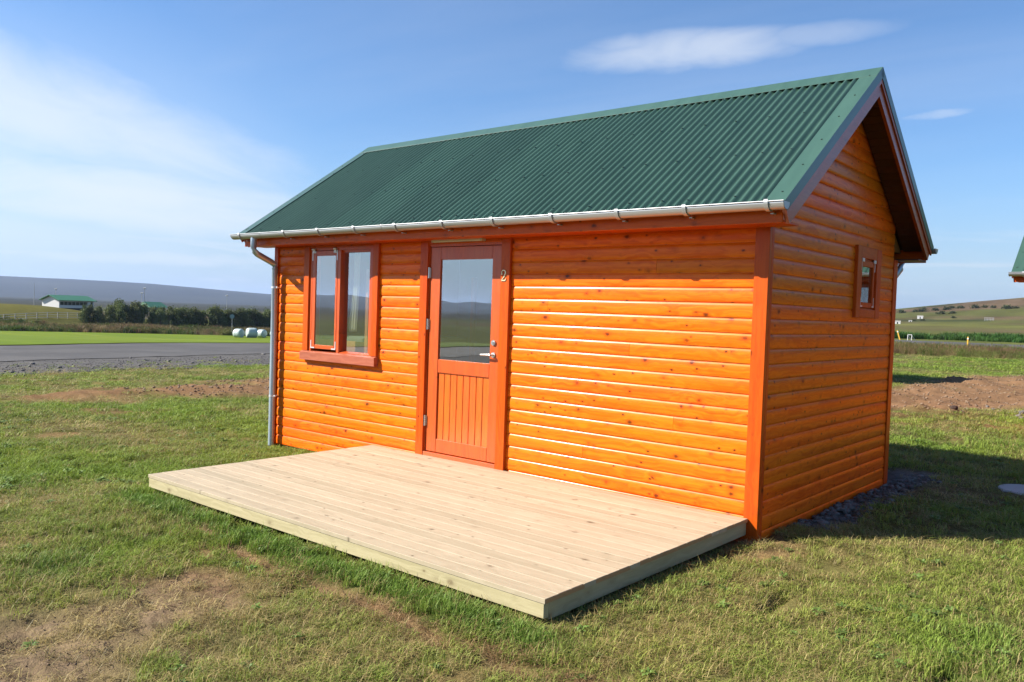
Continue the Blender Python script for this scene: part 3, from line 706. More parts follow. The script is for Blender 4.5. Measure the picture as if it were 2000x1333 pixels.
# front wall
core = MB()
for x0, x1, z0, z1 in ((-L+.02, -5.66, -.15, 2.40), (-5.66, -4.40, -.15, 1.0), (-5.66, -4.40, 2.27, 2.40), (-4.40, -3.68, -.15, 2.40), (-3.68, -2.53, 2.27, 2.40), (-3.68, -2.53, -.15, .08), (-2.53, -.02, -.15, 2.40)):
    core.box(x0, x1, .0215, .12, z0, z1)
fw = core.build('front_wall', M['core'], cabin)
for k, z in enumerate(ROWS):
    if z > 2.33: break
    cuts = [(-L+.06, -.098)]
    if z+PITCH*.5 > .08: cuts = [(-L+.06, -3.70), (-2.51, -.098)]
    if z > .99: cuts = [(-L+.06, -5.685), (-4.375, -3.70), (-2.51, -.098)]
    for a, b in cuts:
        if a > -2.6 and k in (4, 7, 9, 12, 15, 18):                 # a butt joint in some courses
            c = (-1.62, -.74, -1.98, -1.18, -2.06, -.95)[(4, 7, 9, 12, 15, 18).index(k)]
            inst('plank', plank_mesh(c-.0012-a), fw, (a, 0, z)); inst('plank', plank_mesh(b-c-.0012), fw, (c+.0012, 0, z))
        else: inst('plank', plank_mesh(b-a), fw, (a, 0, z))
MB().box(-.100, .014, -.024, .0205, -.15, 2.33, .003).build('corner_board', M['trim_z'], fw)
MB().box(-L-.012, -L+.062, -.024, .0205, -.2, 2.33, .003).build('corner_board', M['trim_z'], fw)

def gable(x, face, name, win=None):
    """face +1: looks towards +x, -1: towards -x"""
    c = MB(); xa, xb = (x-.12, x-.0215) if face > 0 else (x+.0215, x+.12)
    def blk(y0, y1, z0, z1): c.box(xa, xb, y0, y1, z0, z1)
    if win:
        blk(.12, win[0], -.15, 2.36); blk(win[1], WD-.12, -.15, 2.36); blk(win[0], win[1], -.15, win[2]); blk(win[0], win[1], win[3], 2.36)
    else: blk(.12, WD-.12, -.15, 2.36)
    ya = EY+(2.36+.14-EZ)/SLOPE
    c.prism([(ya, 2.36), (WD-ya, 2.36), (RY, RZ-.14)], xa, xb, 'x')
    w = c.build(name, M['core'], cabin)
    rz = math.pi/2 if face > 0 else -math.pi/2
    for z in ROWS:
        lim = lambda zz: max(.062, EY+(zz+.10-EZ)/SLOPE)
        a0, a1 = lim(z), lim(z+PITCH)
        if a1 > RY-.02: break
        hi = WD-.10 if a0 <= .0621 else WD-a0
        segs = [(a0, hi, a1-a0, (a1-a0 if a0 > .0621 else 0))]
        if win and z+PITCH*.5 > win[2]+.0 and z+PITCH*.5 < win[3]+.02: segs = [(a0, win[0]-.01, a1-a0, 0), (win[1]+.01, hi, 0, segs[0][3])]
        for p, q, s0, s1 in segs:
            if face > 0: inst('plank', plank_mesh(q-p, s0, s1), w, (x, p, z), (0, 0, rz))
            else: inst('plank', plank_mesh(q-p, s1, s0), w, (x, q, z), (0, 0, rz))
    f = lambda a, b: (min(a, b), max(a, b))
    e0, e1 = f(x-face*.0205, x+face*.014)
    MB().box(e0, e1, .0215, .062, -.15, 2.30, .003).build('corner_board', M['trim_z'], w)
    MB().box(e0, e1, WD-.105, WD+.014, -.15, 2.27, .003).build('corner_board', M['trim_z'], w)
    return w
gw_ = gable(0.0, 1, 'gable_wall', (1.95, 2.63, 1.70, 2.29))
gable(-L, -1, 'gable_wall')
bw = MB().box(-L+.02, -.02, WD-.12, WD-.0215, -.15, 2.36).build('back_wall', M['core'], cabin)
for z in ROWS:
    if z > 2.2: break
    inst('plank', plank_mesh(L-.24), bw, (-.12, WD, z), (0, 0, math.pi))
MB().box(-L+.12, -.12, .12, WD-.12, .02, .075).build('interior_floor', M['inner_floor'], cabin)
MB().box(-L+.13, -.13, WD-.14, WD-.125, .08, 2.40).build('interior_panel', M['inner'], cabin)
MB().box(-L+.125, -.125, .125, WD-.125, 2.405, 2.43).build('ceiling_panel', M['inner'], cabin)

# window beside the door
wf = MB()
wf.box(-5.60, -5.562, -.016, .10, 1.062, 2.27).box(-4.51, -4.462, -.016, .10, 1.062, 2.27).box(-5.562, -4.51, -.016, .10, 2.236, 2.27).box(-5.082, -5.032, -.020, .10, 1.062, 2.236, .004).box(-5.562, -4.51, -.010, .10, 1.040, 1.0615).box(-5.0315, -4.5105, .012, .03, 2.208, 2.2355)
window = wf.build('window', M['door_z'], cabin)
MB().box(-5.70, -5.60, -.036, .02, 1.062, 2.33, .004).build('trim_board', M['trim_z'], window)
MB().box(-4.462, -4.368, -.036, .02, 1.062, 2.33, .004).build('trim_board', M['trim_z'], window)
MB().box(-5.5995, -4.4625, -.034, .02, 2.2705, 2.33, .004).build('trim_board', M['trim_x'], window)
MB().prism([(-.066, .957), (-.066, 1.048), (-.03, 1.061), (.02, 1.0615), (.02, .957)], -5.705, -4.362, 'x').build('sill', M['sill'], window)
sh = MB(); sh.box(-5.558, -5.488, -.019, .012, 1.092, 2.232, .005).box(-5.126, -5.086, -.019, .012, 1.092, 2.232, .005).box(-5.4875, -5.1265, -.018, .010, 1.092, 1.138, .004).box(-5.4875, -5.1265, -.018, .010, 2.174, 2.232, .004)
sash = sh.build('sash', M['door_z'], window, label='opening sash with zinc corner fittings')
MB().box(-5.490, -5.124, -.010, -.004, 1.136, 2.176).build('pane', M['glass'], window)
MB().box(-5.034, -4.508, .040, .046, 1.060, 2.210).build('pane', M['glass'], window)
MB().prism([(-.012, 1.0620), (-.012, 1.070), (.039, 1.086), (.039, 1.0620)], -5.031, -4.511, 'x').build('glazing_bead', M['door_x'], window)
MB().box(-4.5455, -4.5105, .0, .039, 1.0865, 2.2075).build('glazing_bead', M['door_z'], window)
for sx, x in ((1, -5.556), (-1, -5.088)):
    b = MB(); b.box(min(x, x+sx*.014), max(x, x+sx*.014), -.0225, -.0195, 2.12, 2.235); b.box(min(x, x+sx*.07), max(x, x+sx*.07), -.025, -.0227, 2.205, 2.232, .002); b.tube([(x+sx*.01, -.032, 2.25), (x+sx*.06, -.032, 2.25)], .013, 8); b.box(min(x+sx*.02, x+sx*.05), max(x+sx*.02, x+sx*.05), -.034, -.0255, 2.21, 2.255, .003)
    b.build('sash_hinge', M['hinge_white'], window)
    b = MB(); b.box(min(x, x+sx*.012), max(x, x+sx*.012), -.0225, -.0195, 1.094, 1.19); b.box(min(x, x+sx*.075), max(x, x+sx*.075), -.025, -.0227, 1.096, 1.110)
    b.build('corner_bracket', M['hinge_white'], window)

# door
df = MB(); df.box(-3.64, -3.590, -.012, .11, .08, 2.27).box(-2.627, -2.575, -.012, .11, .08, 2.27).box(-3.590, -2.627, -.012, .11, 2.2345, 2.27)
frame = df.build('door_frame', M['door_z'], cabin)
MB().box(-3.712, -3.602, -.036, .02, .09, 2.33, .004).build('trim_board', M['trim_z'], frame)
MB().box(-2.612, -2.500, -.036, .02, .09, 2.33, .004).build('trim_board', M['trim_z'], frame)
MB().box(-3.6015, -2.6125, -.034, .02, 2.258, 2.33, .004).build('trim_board', M['trim_x'], frame)
MB().box(-3.6015, -2.6125, -.030, .10, .070, .1365, .004).build('threshold', M['door_x'], frame)
lf = MB()
lf.box(-3.586, -3.444, -.006, .040, .143, 2.230, .004).box(-2.744, -2.631, -.006, .040, .143, 2.230, .004)
for z0, z1 in ((.143, .279), (.956, 1.092), (2.102, 2.230)): lf.box(-3.4438, -2.7442, -.005, .039, z0, z1, .004)
door = lf.build('door', M['door_z'], cabin)
bwid = (.70)/8
pb = MB().box(.002, bwid-.002, 0, .018, .270, .966, .004).build('panel_board', M['door_board'], door)
pb.location = (-3.444, .010, 0)
for i in range(1, 8):
    o = pb.copy(); C.objects.link(o); o.parent = door; o.location = (-3.444+i*bwid, .010, 0)
MB().box(-3.447, -2.741, .0285, .0300, .272, .964).build('panel_back', M['dark_gap'], door)
MB().box(-3.447, -2.741, .010, .018, 1.088, 2.106).build('pane', M['glass'], door)
hb = MB(); hb.tube([(-2.692, -.006, 1.180), (-2.692, -.016, 1.180)], .026, 16); hb.tube([(-2.692, -.010, 1.180), (-2.692, -.055, 1.180)], .010, 10); hb.tube([(-2.690, -.055, 1.181), (-2.73, -.058, 1.180), (-2.82, -.050, 1.176)], .010, 10)
hb.build('handle', M['steel'], door)
lb = MB(); lb.tube([(-2.692, -.006, 1.297), (-2.692, -.020, 1.297)], .026, 16); lb.tube([(-2.692, -.019, 1.297), (-2.692, -.028, 1.297)], .014, 10); lb.box(-2.695, -2.689, -.030, -.0275, 1.285, 1.309)
lb.build('lock', M['steel'], door)
for z in (1.97, 1.444, .454):
    b = MB(); b.tube([(-3.5925, -.022, z-.055), (-3.5925, -.022, z+.055)], .009, 8); b.box(-3.59, -3.575, -.016, -.0065, z-.05, z+.05); b.build('hinge', M['steel'], door)
def numeral_two(parent):
    h = .106; x0, z0, y = -2.600, 1.886, -.0365
    pts = []                                     # centre line of the figure with a stroke width
    for a in range(200, -41, -20): pts.append((.030+.024*math.cos(math.radians(a)), .078+.024*math.sin(math.radians(a)), .0065+.005*max(0, math.cos(math.radians(a)))))
    pts += [(.040, .046, .010), (.026, .028, .008), (.010, .012, .006), (.006, .007, .006)]
    mb = MB()
    def ribbon(P):
        vs = []; k = len(P)
        for i, (px_, pz_, w) in enumerate(P):
            a = P[max(0, i-1)]; b = P[min(k-1, i+1)]; t = Vector((b[0]-a[0], b[1]-a[1])).normalized(); nx, nz = -t.y*w/2, t.x*w/2
            for yy in (y, y-.006): vs += [(x0+px_+nx, yy, z0+pz_+nz), (x0+px_-nx, yy, z0+pz_-nz)]
        fs = []
        for i in range(k-1):
            o = i*4; q = o+4; fs += [(o+2, o+3, q+3, q+2), (o, q, q+1, o+1), (o, o+2, q+2, q), (o+1, q+1, q+3, o+3)]
        mb.add(vs, fs)
    ribbon(pts); ribbon([(.003, .006, .011), (.03, .006, .012), (.050, .006, .012), (.056, .014, .009), (.058, .026, .005)])
    ball = [(x0+.009+.008*math.cos(t), y-.003, z0+.068+.008*math.sin(t)) for t in np.linspace(0, 6.283, 9)[:-1]]
    mb.prism([(p[0], p[2]) for p in ball], y-.006, y, 'y')
    return mb.build('house_number', M['brass'], parent, label='pale metal numeral 2')
numeral_two(frame)
lampb = MB(); lampb.box(-3.50, -2.82, -.085, -.036, 2.272, 2.310, .008); lampb.box(-3.505, -3.485, -.089, -.0355, 2.270, 2.316); lampb.box(-2.835, -2.815, -.089, -.0355, 2.270, 2.316)
lampb.build('strip_lamp', M['white_plastic'], cabin)

# small window in the gable
g = MB()
g.box(-.08, .008, 2.055, 2.075, 1.735, 2.215).box(-.08, .008, 2.490, 2.512, 1.735, 2.215).box(-.08, .008, 2.0752, 2.4898, 2.200, 2.215).box(-.08, .008, 2.0752, 2.4898, 1.735, 1.748)
w2 = g.build('window', M['trim_z'], cabin)
MB().box(-.02, .034, 1.935, 2.055, 1.655, 2.325, .004).build('trim_board', M['trim_z'], w2)
MB().box(-.02, .034, 2.512, 2.645, 1.655, 2.325, .004).build('trim_board', M['trim_z'], w2)
MB().box(-.02, .032, 2.0555, 2.5115, 2.2155, 2.325, .004).build('trim_board', M['trim_x'], w2)
MB().box(-.02, .032, 2.0555, 2.5115, 1.655, 1.7345, .004).build('trim_board', M['trim_x'], w2)
g = MB(); g.box(-.02, .020, 2.078, 2.112, 1.751, 2.197, .004).box(-.02, .020, 2.440, 2.487, 1.751, 2.197, .004).box(-.019, .019, 2.1122, 2.4398, 1.751, 1.802, .004).box(-.019, .019, 2.1122, 2.4398, 2.142, 2.197, .004)
g.build('sash', M['trim_z'], w2)
MB().box(-.006, .000, 2.110, 2.442, 1.80, 2.144).build('pane', M['glass'], w2)
for s_, y in ((1, 2.080), (-1, 2.485)):
    b = MB(); b.box(.0205, .0235, min(y, y+s_*.012), max(y, y+s_*.012), 2.10, 2.205); b.box(.0205, .034, min(y, y+s_*.055), max(y, y+s_*.055), 2.18, 2.215, .003); b.build('sash_hinge', M['hinge_white'], w2)
    b = MB(); b.box(.0205, .0235, min(y, y+s_*.012), max(y, y+s_*.012), 1.755, 1.85); b.box(.0236, .0250, min(y, y+s_*.06), max(y, y+s_*.06), 1.757, 1.771); b.build('corner_bracket', M['hinge_white'], w2)

# roof: deck, corrugated sheets, flashings, boards
rb = MB()
rb.prism([(EY+.03, zr(EY+.03)-.012), (RY, RZ-.012), (WD-EY-.03, zr(EY+.03)-.012), (WD-EY-.03, zr(EY+.03)-.05), (RY, RZ-.06), (EY+.03, zr(EY+.03)-.05)], XL+.03, XR-.03, 'x')
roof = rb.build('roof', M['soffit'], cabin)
def slope_pt(side, x, s, nrm):
    y = EY+s*math.cos(SA)-nrm*math.sin(SA); z = EZ+s*math.sin(SA)+nrm*math.cos(SA)
    return (x, y if side > 0 else WD-y, z)
def sheet_mesh(side, waves, pitch=.076, amp=.0130, seg=12):
    vs, fs = [], []; nx = waves*seg+1; ss = [0, SLEN*.33, SLEN*.66, SLEN+.0]
    for s in ss:
        for i in range(nx):
            x = i*pitch/seg; vs.append(slope_pt(side, x, s, .0083+amp*math.sin(2*math.pi*x/pitch)))
    for a in range(len(ss)-1):
        for i in range(nx-1):
            q = (a*nx+i, a*nx+i+1, (a+1)*nx+i+1, (a+1)*nx+i); fs.append(q if side > 0 else q[::-1])
    me = bpy.data.meshes.new('roof_sheet'); me.from_pydata(vs, [], fs); me.polygons.foreach_set('use_smooth', [True]*len(fs)); me.materials.append(M['roof']); return me
WV = 11; CW = WV*.076
for side in (1, -1):
    full = sheet_mesh(side, WV); x = XL+.02; i = 0
    while x < XR-.03:
        left = XR-.015-x
        me = full if left > CW else sheet_mesh(side, max(1, int(left/.076)))
        o = inst('roof_sheet', me, roof, (x, 0, .0035*(i % 2))); x += CW-.0; i += 1
    # ridge cap
    c = MB(); pts = [slope_pt(side, 0, SLEN-.176, .0232), slope_pt(side, 0, SLEN-.174, .0243), slope_pt(side, 0, SLEN+.012, .0245), slope_pt(side, 0, SLEN+.012, .0225)]
    c.prism([(p[1], p[2]) for p in pts], XL-.012, XR+.017, 'x'); c.build('ridge_cap', M['roof'], roof)
    for end in (1, -1):
        f = MB(); xe = XR+.018 if end > 0 else XL-.012; xi = xe-end*.148
        for (xa, xb, na, nb_) in ((xi, xe, .0200, .0228), (xe-end*.003, xe, -.058, .0198)):
            x0_, x1_ = min(xa, xb), max(xa, xb)
            vs = [slope_pt(side, xx, s, q) for s in (-.012, SLEN+.010) for xx in (x0_, x1_) for q in (na, nb_)]
            f.add(vs, [(0, 1, 3, 2), (4, 6, 7, 5), (0, 4, 5, 1), (2, 3, 7, 6), (0, 2, 6, 4), (1, 5, 7, 3)])
        f.build('verge_flashing', M['roof'], roof)
        mir = (lambda y: y) if side > 0 else (lambda y: WD-y)
        def strip(y0a, y0b, d0, d1, xa, xb, name):
            pr = [(mir(y0a), zr(y0a)-d0), (mir(RY)-side*.0008, RZ-d0), (mir(RY)-side*.0008, RZ-d1), (mir(y0b), zr(y0b)-d1)]
            MB().prism(pr, min(xa, xb), max(xa, xb), 'x').build(name, M['trim_y'], roof)
        e = XR if end > 0 else XL
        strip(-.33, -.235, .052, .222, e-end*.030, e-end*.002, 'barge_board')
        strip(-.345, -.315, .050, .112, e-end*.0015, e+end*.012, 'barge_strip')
        # under the gable overhang
        if end > 0:
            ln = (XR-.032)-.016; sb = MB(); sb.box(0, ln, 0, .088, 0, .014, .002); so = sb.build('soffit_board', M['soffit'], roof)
            first = True; s = .12
            while s < SLEN-.16:
                o = so if first else so.copy()
                if not first: C.objects.link(o); o.parent = roof
                p = slope_pt(side, .016, s, -.14); o.location = p; o.rotation_euler = (SA if side > 0 else math.pi-SA, 0, 0)
                if side < 0: o.rotation_euler = (-SA, 0, 0); o.location = slope_pt(side, .016, s+.088, -.14)
                first = False; s += .0915
        else:
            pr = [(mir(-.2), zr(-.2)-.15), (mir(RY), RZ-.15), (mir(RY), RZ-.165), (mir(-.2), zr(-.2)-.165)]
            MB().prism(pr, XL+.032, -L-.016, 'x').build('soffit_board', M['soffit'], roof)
    yf = (-.302, -.280) if side > 0 else (WD+.280, WD+.302)
    zb_ = 2.287 if side > 0 else 2.262
    MB().box(XL+.031, XR-.031, yf[0], yf[1], zb_, 2.400, .003).build('fascia_board', M['fascia'], roof)
    ys = (-.2795, .004) if side > 0 else (WD-.004, WD+.2795)
    MB().box(XL+.031, XR-.031, ys[0], ys[1], zb_+.006, zb_+.022).build('eave_soffit', M['soffit'] if side < 0 else M['trim_x'], roof)
    sc = MB()
    for row in (.10, .85, 1.6, SLEN-.22):
        x = XL+.02+.076*.25+.076*rnd.randint(0, 2)
        while x < XR-.16:
            p = Vector(slope_pt(side, x, row+rnd.uniform(-.01, .01), .0205)); nn = Vector((0, -math.sin(SA)*side, math.cos(SA)))
            sc.tube([p, p+nn*.007], .0075, 6); x += .076*rnd.choice((3, 4, 4, 5))
    for ex in (XR-.05, XL+.05):
        for q in range(6):
            p = Vector(slope_pt(side, ex, .12+q*.43, .0228)); nn = Vector((0, -math.sin(SA)*side, math.cos(SA))); sc.tube([p, p+nn*.005], .0075, 6)
    sc.build('roof_screws', M['roof_screw'], roof, kind='stuff')

def gutter(side):
    yc = -.408 if side > 0 else WD+.408; zc, r = 2.418, .055; xa, xb = XL-.035, XR+.040
    pr = []; inn = []
    for a in np.linspace(0, math.pi, 13): pr.append((yc-side*r*math.cos(a), zc-r*math.sin(a))); inn.append((yc-side*(r-.003)*math.cos(a), zc-(r-.003)*math.sin(a)))
    g = MB(); g.prism(pr+inn[::-1], xa, xb, 'x', True)
    for xx in (xa, xb-.004): g.prism(pr, xx, xx+.004, 'x')
    g.tube([(xa, yc-side*(r+.002), zc+.003), (xb, yc-side*(r+.002), zc+.001)], .0045, 8)
    o = g.build('gutter', M['gutter'], cabin)
    def ring(w, rr, t):
        b = MB(); P = [(yc-side*(rr+t)*math.cos(a), zc-(rr+t)*math.sin(a)) for a in np.linspace(-.25, math.pi, 13)]; Q = [(yc-side*rr*math.cos(a), zc-rr*math.sin(a)) for a in np.linspace(-.25, math.pi, 13)]
        b.prism(P+Q[::-1], -w/2, w/2, 'x', True); return b
    b = ring(.030, r+.002, .008); b.box(-.012, .012, min(yc+side*r, yc+side*.104), max(yc+side*r, yc+side*.104), 2.345, 2.352); br = None
    for x in (-6.42, -5.52, -4.89, -4.28, -3.65, -3.0, -2.37, -1.71, -1.06, -.47, .16) if side > 0 else (-6.2, -5, -4, -3, -2, -1, .16):
        if br is None: br = b.build('gutter_bracket', M['gutter'], o)
        else: k = br.copy(); C.objects.link(k); k.parent = o; k.location = (x, 0, 0); continue
        br.location = (x, 0, 0)
    if side > 0:
        for x in (-5.99, -3.85): j = ring(.012, r+.0005, .002).build('gutter_joint', M['gutter'], o); j.location = (x, 0, 0)
    return o
gutter(1); gutter(-1)
dp = MB().tube([(-6.185, -.408, 2.375), (-6.185, -.408, 2.255), (-6.188, -.392, 2.215), (-6.197, -.345, 2.185), (-6.222, -.135, 2.105), (-6.228, -.092, 2.080), (-6.230, -.076, 2.035), (-6.230, -.076, 1.0), (-6.230, -.076, -.14)], .0365, 14).build('downpipe', M['downpipe'], cabin)
for z in (1.80, .47):
    b = MB(); b.tube([(-6.230, -.076, z-.012), (-6.230, -.076, z+.012)], .0395, 14); b.box(-6.20, -6.165, -.085, -.06, z-.011, z+.011, .003); b.box(-6.235, -6.222, -.05, .0, z-.006, z+.006); b.build('pipe_clip', M['hinge_white'], dp)
dp2 = MB().tube([(-.06, WD+.408, 2.375), (-.06, WD+.408, 2.27), (-.06, WD+.36, 2.2), (-.06, WD+.12, 2.09), (-.06, WD+.078, 2.03), (-.06, WD+.078, -.14)], .0365, 12).build('downpipe', M['downpipe'], cabin)

# inside, behind the fixed pane: a drawn-back curtain and the posts of a bunk
cv = []; cf = []; nzv, nxv = 26, 22
for i in range(nzv):
    t = i/(nzv-1); z = 2.215-t*.90; half = .040+.022*sstep(.4, .85, t); cx = -4.868-.045*float(sstep(.35, .95, t))
    for j in range(nxv):
        q = j/(nxv-1)*2-1; cv.append((cx+half*q, .088+.012*math.sin(q*9+.4*t)*(1-.3*t), z))
for i in range(nzv-1):
    for j in range(nxv-1): cf.append((i*nxv+j, i*nxv+j+1, (i+1)*nxv+j+1, (i+1)*nxv+j))
cu = mesh_obj('curtain', cv, cf, M['curtain'], None, True, label='cream curtain drawn back inside the window beside the door', cat='curtain')
md = cu.modifiers.new('thickness', 'SOLIDIFY'); md.thickness = .004
bk = empty('bunk_bed', (-5.2, 1.0, .075), 0, 'pine bunk bed standing inside the cabin behind the window', 'bunk bed')
pm = MB().box(-.028, .028, -.028, .028, 0, 1.95, .004)
po = pm.build('post', M['bunk'], bk)
for i, (x, y) in enumerate(((.46, -.84), (.555, -.84), (-.55, -.80), (-.55, .9), (.46, .9))):
    o = po if i == 0 else po.copy()
    if i: C.objects.link(o); o.parent = bk
    o.location = (x, y, 0)
for z in (.35, 1.25):
    MB().box(-.522, .432, -.815, -.79, z-.25, z-.13, .003).build('rail', M['bunk'], bk)
    MB().box(-.52, .43, -.76, .86, z-.19, z-.07, .03).build('mattress', M['mattress'], bk)

# ------------------------------------------------------------------ deck in front of the door
deck = empty('wooden_deck', (-2.227, -1.26, 0), 0, 'low pale timber deck in front of the cabin door', 'deck')
DX0, DX1, DY0, DZ = -4.390, -.062, -2.527, .0986
npl = 21; pw = (-.026-DY0)/npl
pk = MB().box(DX0-(-2.227), DX1-(-2.227), 0, pw-.0045, -.028, 0, .0012).build('deck_plank', M['deck'], deck)
for i in range(npl):
    o = pk if i == 0 else pk.copy()
    if i: C.objects.link(o); o.parent = deck
    o.location = (rnd.uniform(-.003, .003), DY0+i*pw+1.26, DZ-rnd.uniform(0, .0018))
def dbox(name, x0, x1, y0, y1, z0, z1, mat): return MB().box(x0+2.227, x1+2.227, y0+1.26, y1+1.26, z0, z1, .004).build(name, mat, deck)
dbox('fascia_board', DX0+.006, DX1-.006, DY0+.004, DY0+.046, -.014, DZ-.0295, M['deck_frame'])
for x0 in (DX0+.008, DX1-.052): dbox('fascia_board', x0, x0+.044, DY0+.0465, -.03, -.030, DZ-.0295, M['deck_frame_y'])
for x0 in (-3.7, -3.1, -2.5, -1.9, -1.3, -.7): dbox('joist', x0, x0+.045, DY0+.0465, -.03, -.02, DZ-.0295, M['deck_frame_y'])
for x in (DX1-.0005, DX0-.0025): dbox('end_strip', x, x+.003, DY0+.003, -.03, DZ-.028, DZ-.003, M['deck_end'])

# ------------------------------------------------------------------ neighbouring cabins in the same row
def neighbour(x, y, dz, label):
    c = copy_tree(cabin, None, skip=('house_number',)); c.location = (x, y, dz); c['label'] = label; c['group'] = 'cabins in the row'; return c
cabin['group'] = 'cabins in the row'
neighbour(6.86, 8.45, 0.0, 'neighbouring cabin at the right edge, a green roof corner with grey gutter in view')
neighbour(-6.2, 16.8, 0.0, 'cabin standing hidden behind the numbered one, only its shadow on the grass shows')

# ------------------------------------------------------------------ stones, gravel, the round cover
def rock_bm(rng, r, sub=1):
    bm = bmesh.new(); bmesh.ops.create_icosphere(bm, subdivisions=sub, radius=1)
    sx, sy, sz = r*rng.uniform(.7, 1.25), r*rng.uniform(.7, 1.2), r*rng.uniform(.45, .85)
    for v in bm.verts: k = rng.uniform(.8, 1.2); v.co = Vector((v.co.x*sx*k, v.co.y*sy*k, v.co.z*sz*k))
    return bm
def gravel(name, label, spots, mat, seed):
    rng = random.Random(seed); protos = []
    for i in range(10):
        bm = rock_bm(rng, 1.0, 1); bm.verts.index_update(); protos.append((np.array([v.co[:] for v in bm.verts]), np.array([[v.index for v in f.verts] for f in bm.faces]))); bm.free()
    V, Fc = [], []; b = 0
    for (x, y, z, r) in spots:
        pv, pf = protos[rng.randrange(10)]; a = rng.uniform(0, 6.283); c, s = math.cos(a), math.sin(a)
        v = pv*r; V.append(np.stack([v[:, 0]*c-v[:, 1]*s+x, v[:, 0]*s+v[:, 1]*c+y, v[:, 2]+z+r*.15], 1)); Fc.append(pf+b); b += len(v)
    V = np.vstack(V); Fc = np.vstack(Fc)
    me = bpy.data.meshes.new(name); me.vertices.add(len(V)); me.vertices.foreach_set('co', V.ravel()); me.loops.add(Fc.size); me.polygons.add(len(Fc))
    me.loops.foreach_set('vertex_index', Fc.ravel().astype(np.int32)); me.polygons.foreach_set('loop_start', (np.arange(len(Fc))*3).astype(np.int32)); me.update(calc_edges=True)
    me.materials.append(mat); return link(bpy.data.objects.new(name, me), kind='stuff', label=label, cat='gravel')
def stone_mat(name, a, b):
    m, n, out = material(name); pos = n.new('ShaderNodeNewGeometry').outputs
    q = n.new('ShaderNodeTexVoronoi', None, Vector=pos['Position'], Scale=9.0).outputs['Color']
    f = n.new('ShaderNodeSeparateColor', None, Color=q).outputs[0]; v = n.noise(pos['Position'], 70, 3)
    principled(n, out, n.mix(n.math('ADD', n.math('MULTIPLY', f, .7), n.math('MULTIPLY', v, .3)), alb(a), alb(b)), .85, v, .003, .3); return m
M['stone'] = stone_mat('grey_stones', (.075, .070, .068), (.27, .255, .24))
M['red_soil'] = stone_mat('soil_clods', (.19, .125, .082), (.33, .235, .155))
rg = np.random.default_rng(21); sp = []
for _ in range(900):
    x, y = rg.normal(.14, .11), rg.uniform(.6, 3.9)
    if x > .03: sp.append((x, y, zg1(x, y), rg.uniform(.010, .032)))
gravel('gravel', 'grey stones in a drip strip along the foot of the gable wall', sp, M['stone'], 5)
yy = rg.uniform(-8, 17, 4200); off = rg.beta(1.3, 2.2, 4200)*7.5-.6
xx = np.interp(yy, [-14, 1.6, 5.3, 10.8, 20], [-18, -20.4, -21.4, -22.4, -25])-off
zz = zground(xx, yy)+.02; rr = rg.uniform(.008, .024, 4200)*(1+2.2*(rg.random(4200) > .97))
gravel('gravel', 'dark loose stones along the near edge of the road', list(zip(xx, yy, zz, rr)), M['stone'], 6)
sp = []
for _ in range(700):
    x, y = rg.normal(.7, .5), rg.normal(12.5, .5); sp.append((x, y, zg1(x, y), rg.uniform(.015, .05)))
gravel('gravel', 'patch of pale rubble at the near end of the bare earth', sp, M['stone'], 7)
sp = []
P = [(rg.uniform(-6, 3), rg.uniform(10.3, 28)) for _ in range(5200)]+[(rg.uniform(-16.5, -10.5), rg.uniform(1.5, 9)) for _ in range(2500)]+[(rg.uniform(-2.4, -.4), rg.uniform(-5.2, -3.0)) for _ in range(3000)]
px_, py_ = np.array(P).T; so, dr, lu, gg = zones(px_, py_); zz = zground(px_, py_); near = py_ < 0
ok = (so > .55) & (np.random.default_rng(2).random(len(so)) < np.where(near, .8, 1)); r_ = np.where(near, rg.uniform(.002, .0065, len(so)), rg.uniform(.010, .034, len(so)))
gravel('soil_clods', 'loose brown clods lying on the bare earth patches', list(zip(px_[ok], py_[ok], zz[ok], r_[ok])), M['red_soil'], 8)['category'] = 'soil'
bm = rock_bm(random.Random(4), .085, 2); me = bpy.data.meshes.new('stone'); bm.to_mesh(me); bm.free(); me.materials.append(plain('dark_brown_stone', (.06, .035, .025), .9, var=.3, nscale=12))
inst('stone', me, None, (-1.18, 11.86, zg1(-1.18, 11.86)+.03), label='dark brown stone on the near edge of the bare earth', cat='stone')
cv_ = empty('drain_cover', (1.24, 3.83, zg1(1.24, 3.83)), 0, 'round pale concrete cover set in the shaded grass', 'cover')
b = MB(); pr = [(.30*math.cos(a), .30*math.sin(a)) for a in np.linspace(0, 2*math.pi, 33)[:-1]]
vs = [(x, y, -.06) for x, y in pr]+[(x, y, .035) for x, y in pr]+[(x*.95, y*.95, .05) for x, y in pr]; k = 32
b.add(vs, [(i, (i+1) % k, k+(i+1) % k, k+i) for i in range(k)]+[(k+i, k+(i+1) % k, 2*k+(i+1) % k, 2*k+i) for i in range(k)]+[tuple(range(2*k, 3*k))])
b.build('lid', plain('pale_concrete', (.50, .50, .49), .85, var=.15), cv_)
MB().tube([(-.06, 0, .046), (-.06, 0, .068), (.06, 0, .068), (.06, 0, .046)], .006, 6).build('lift_ring', M['steel'], cv_)

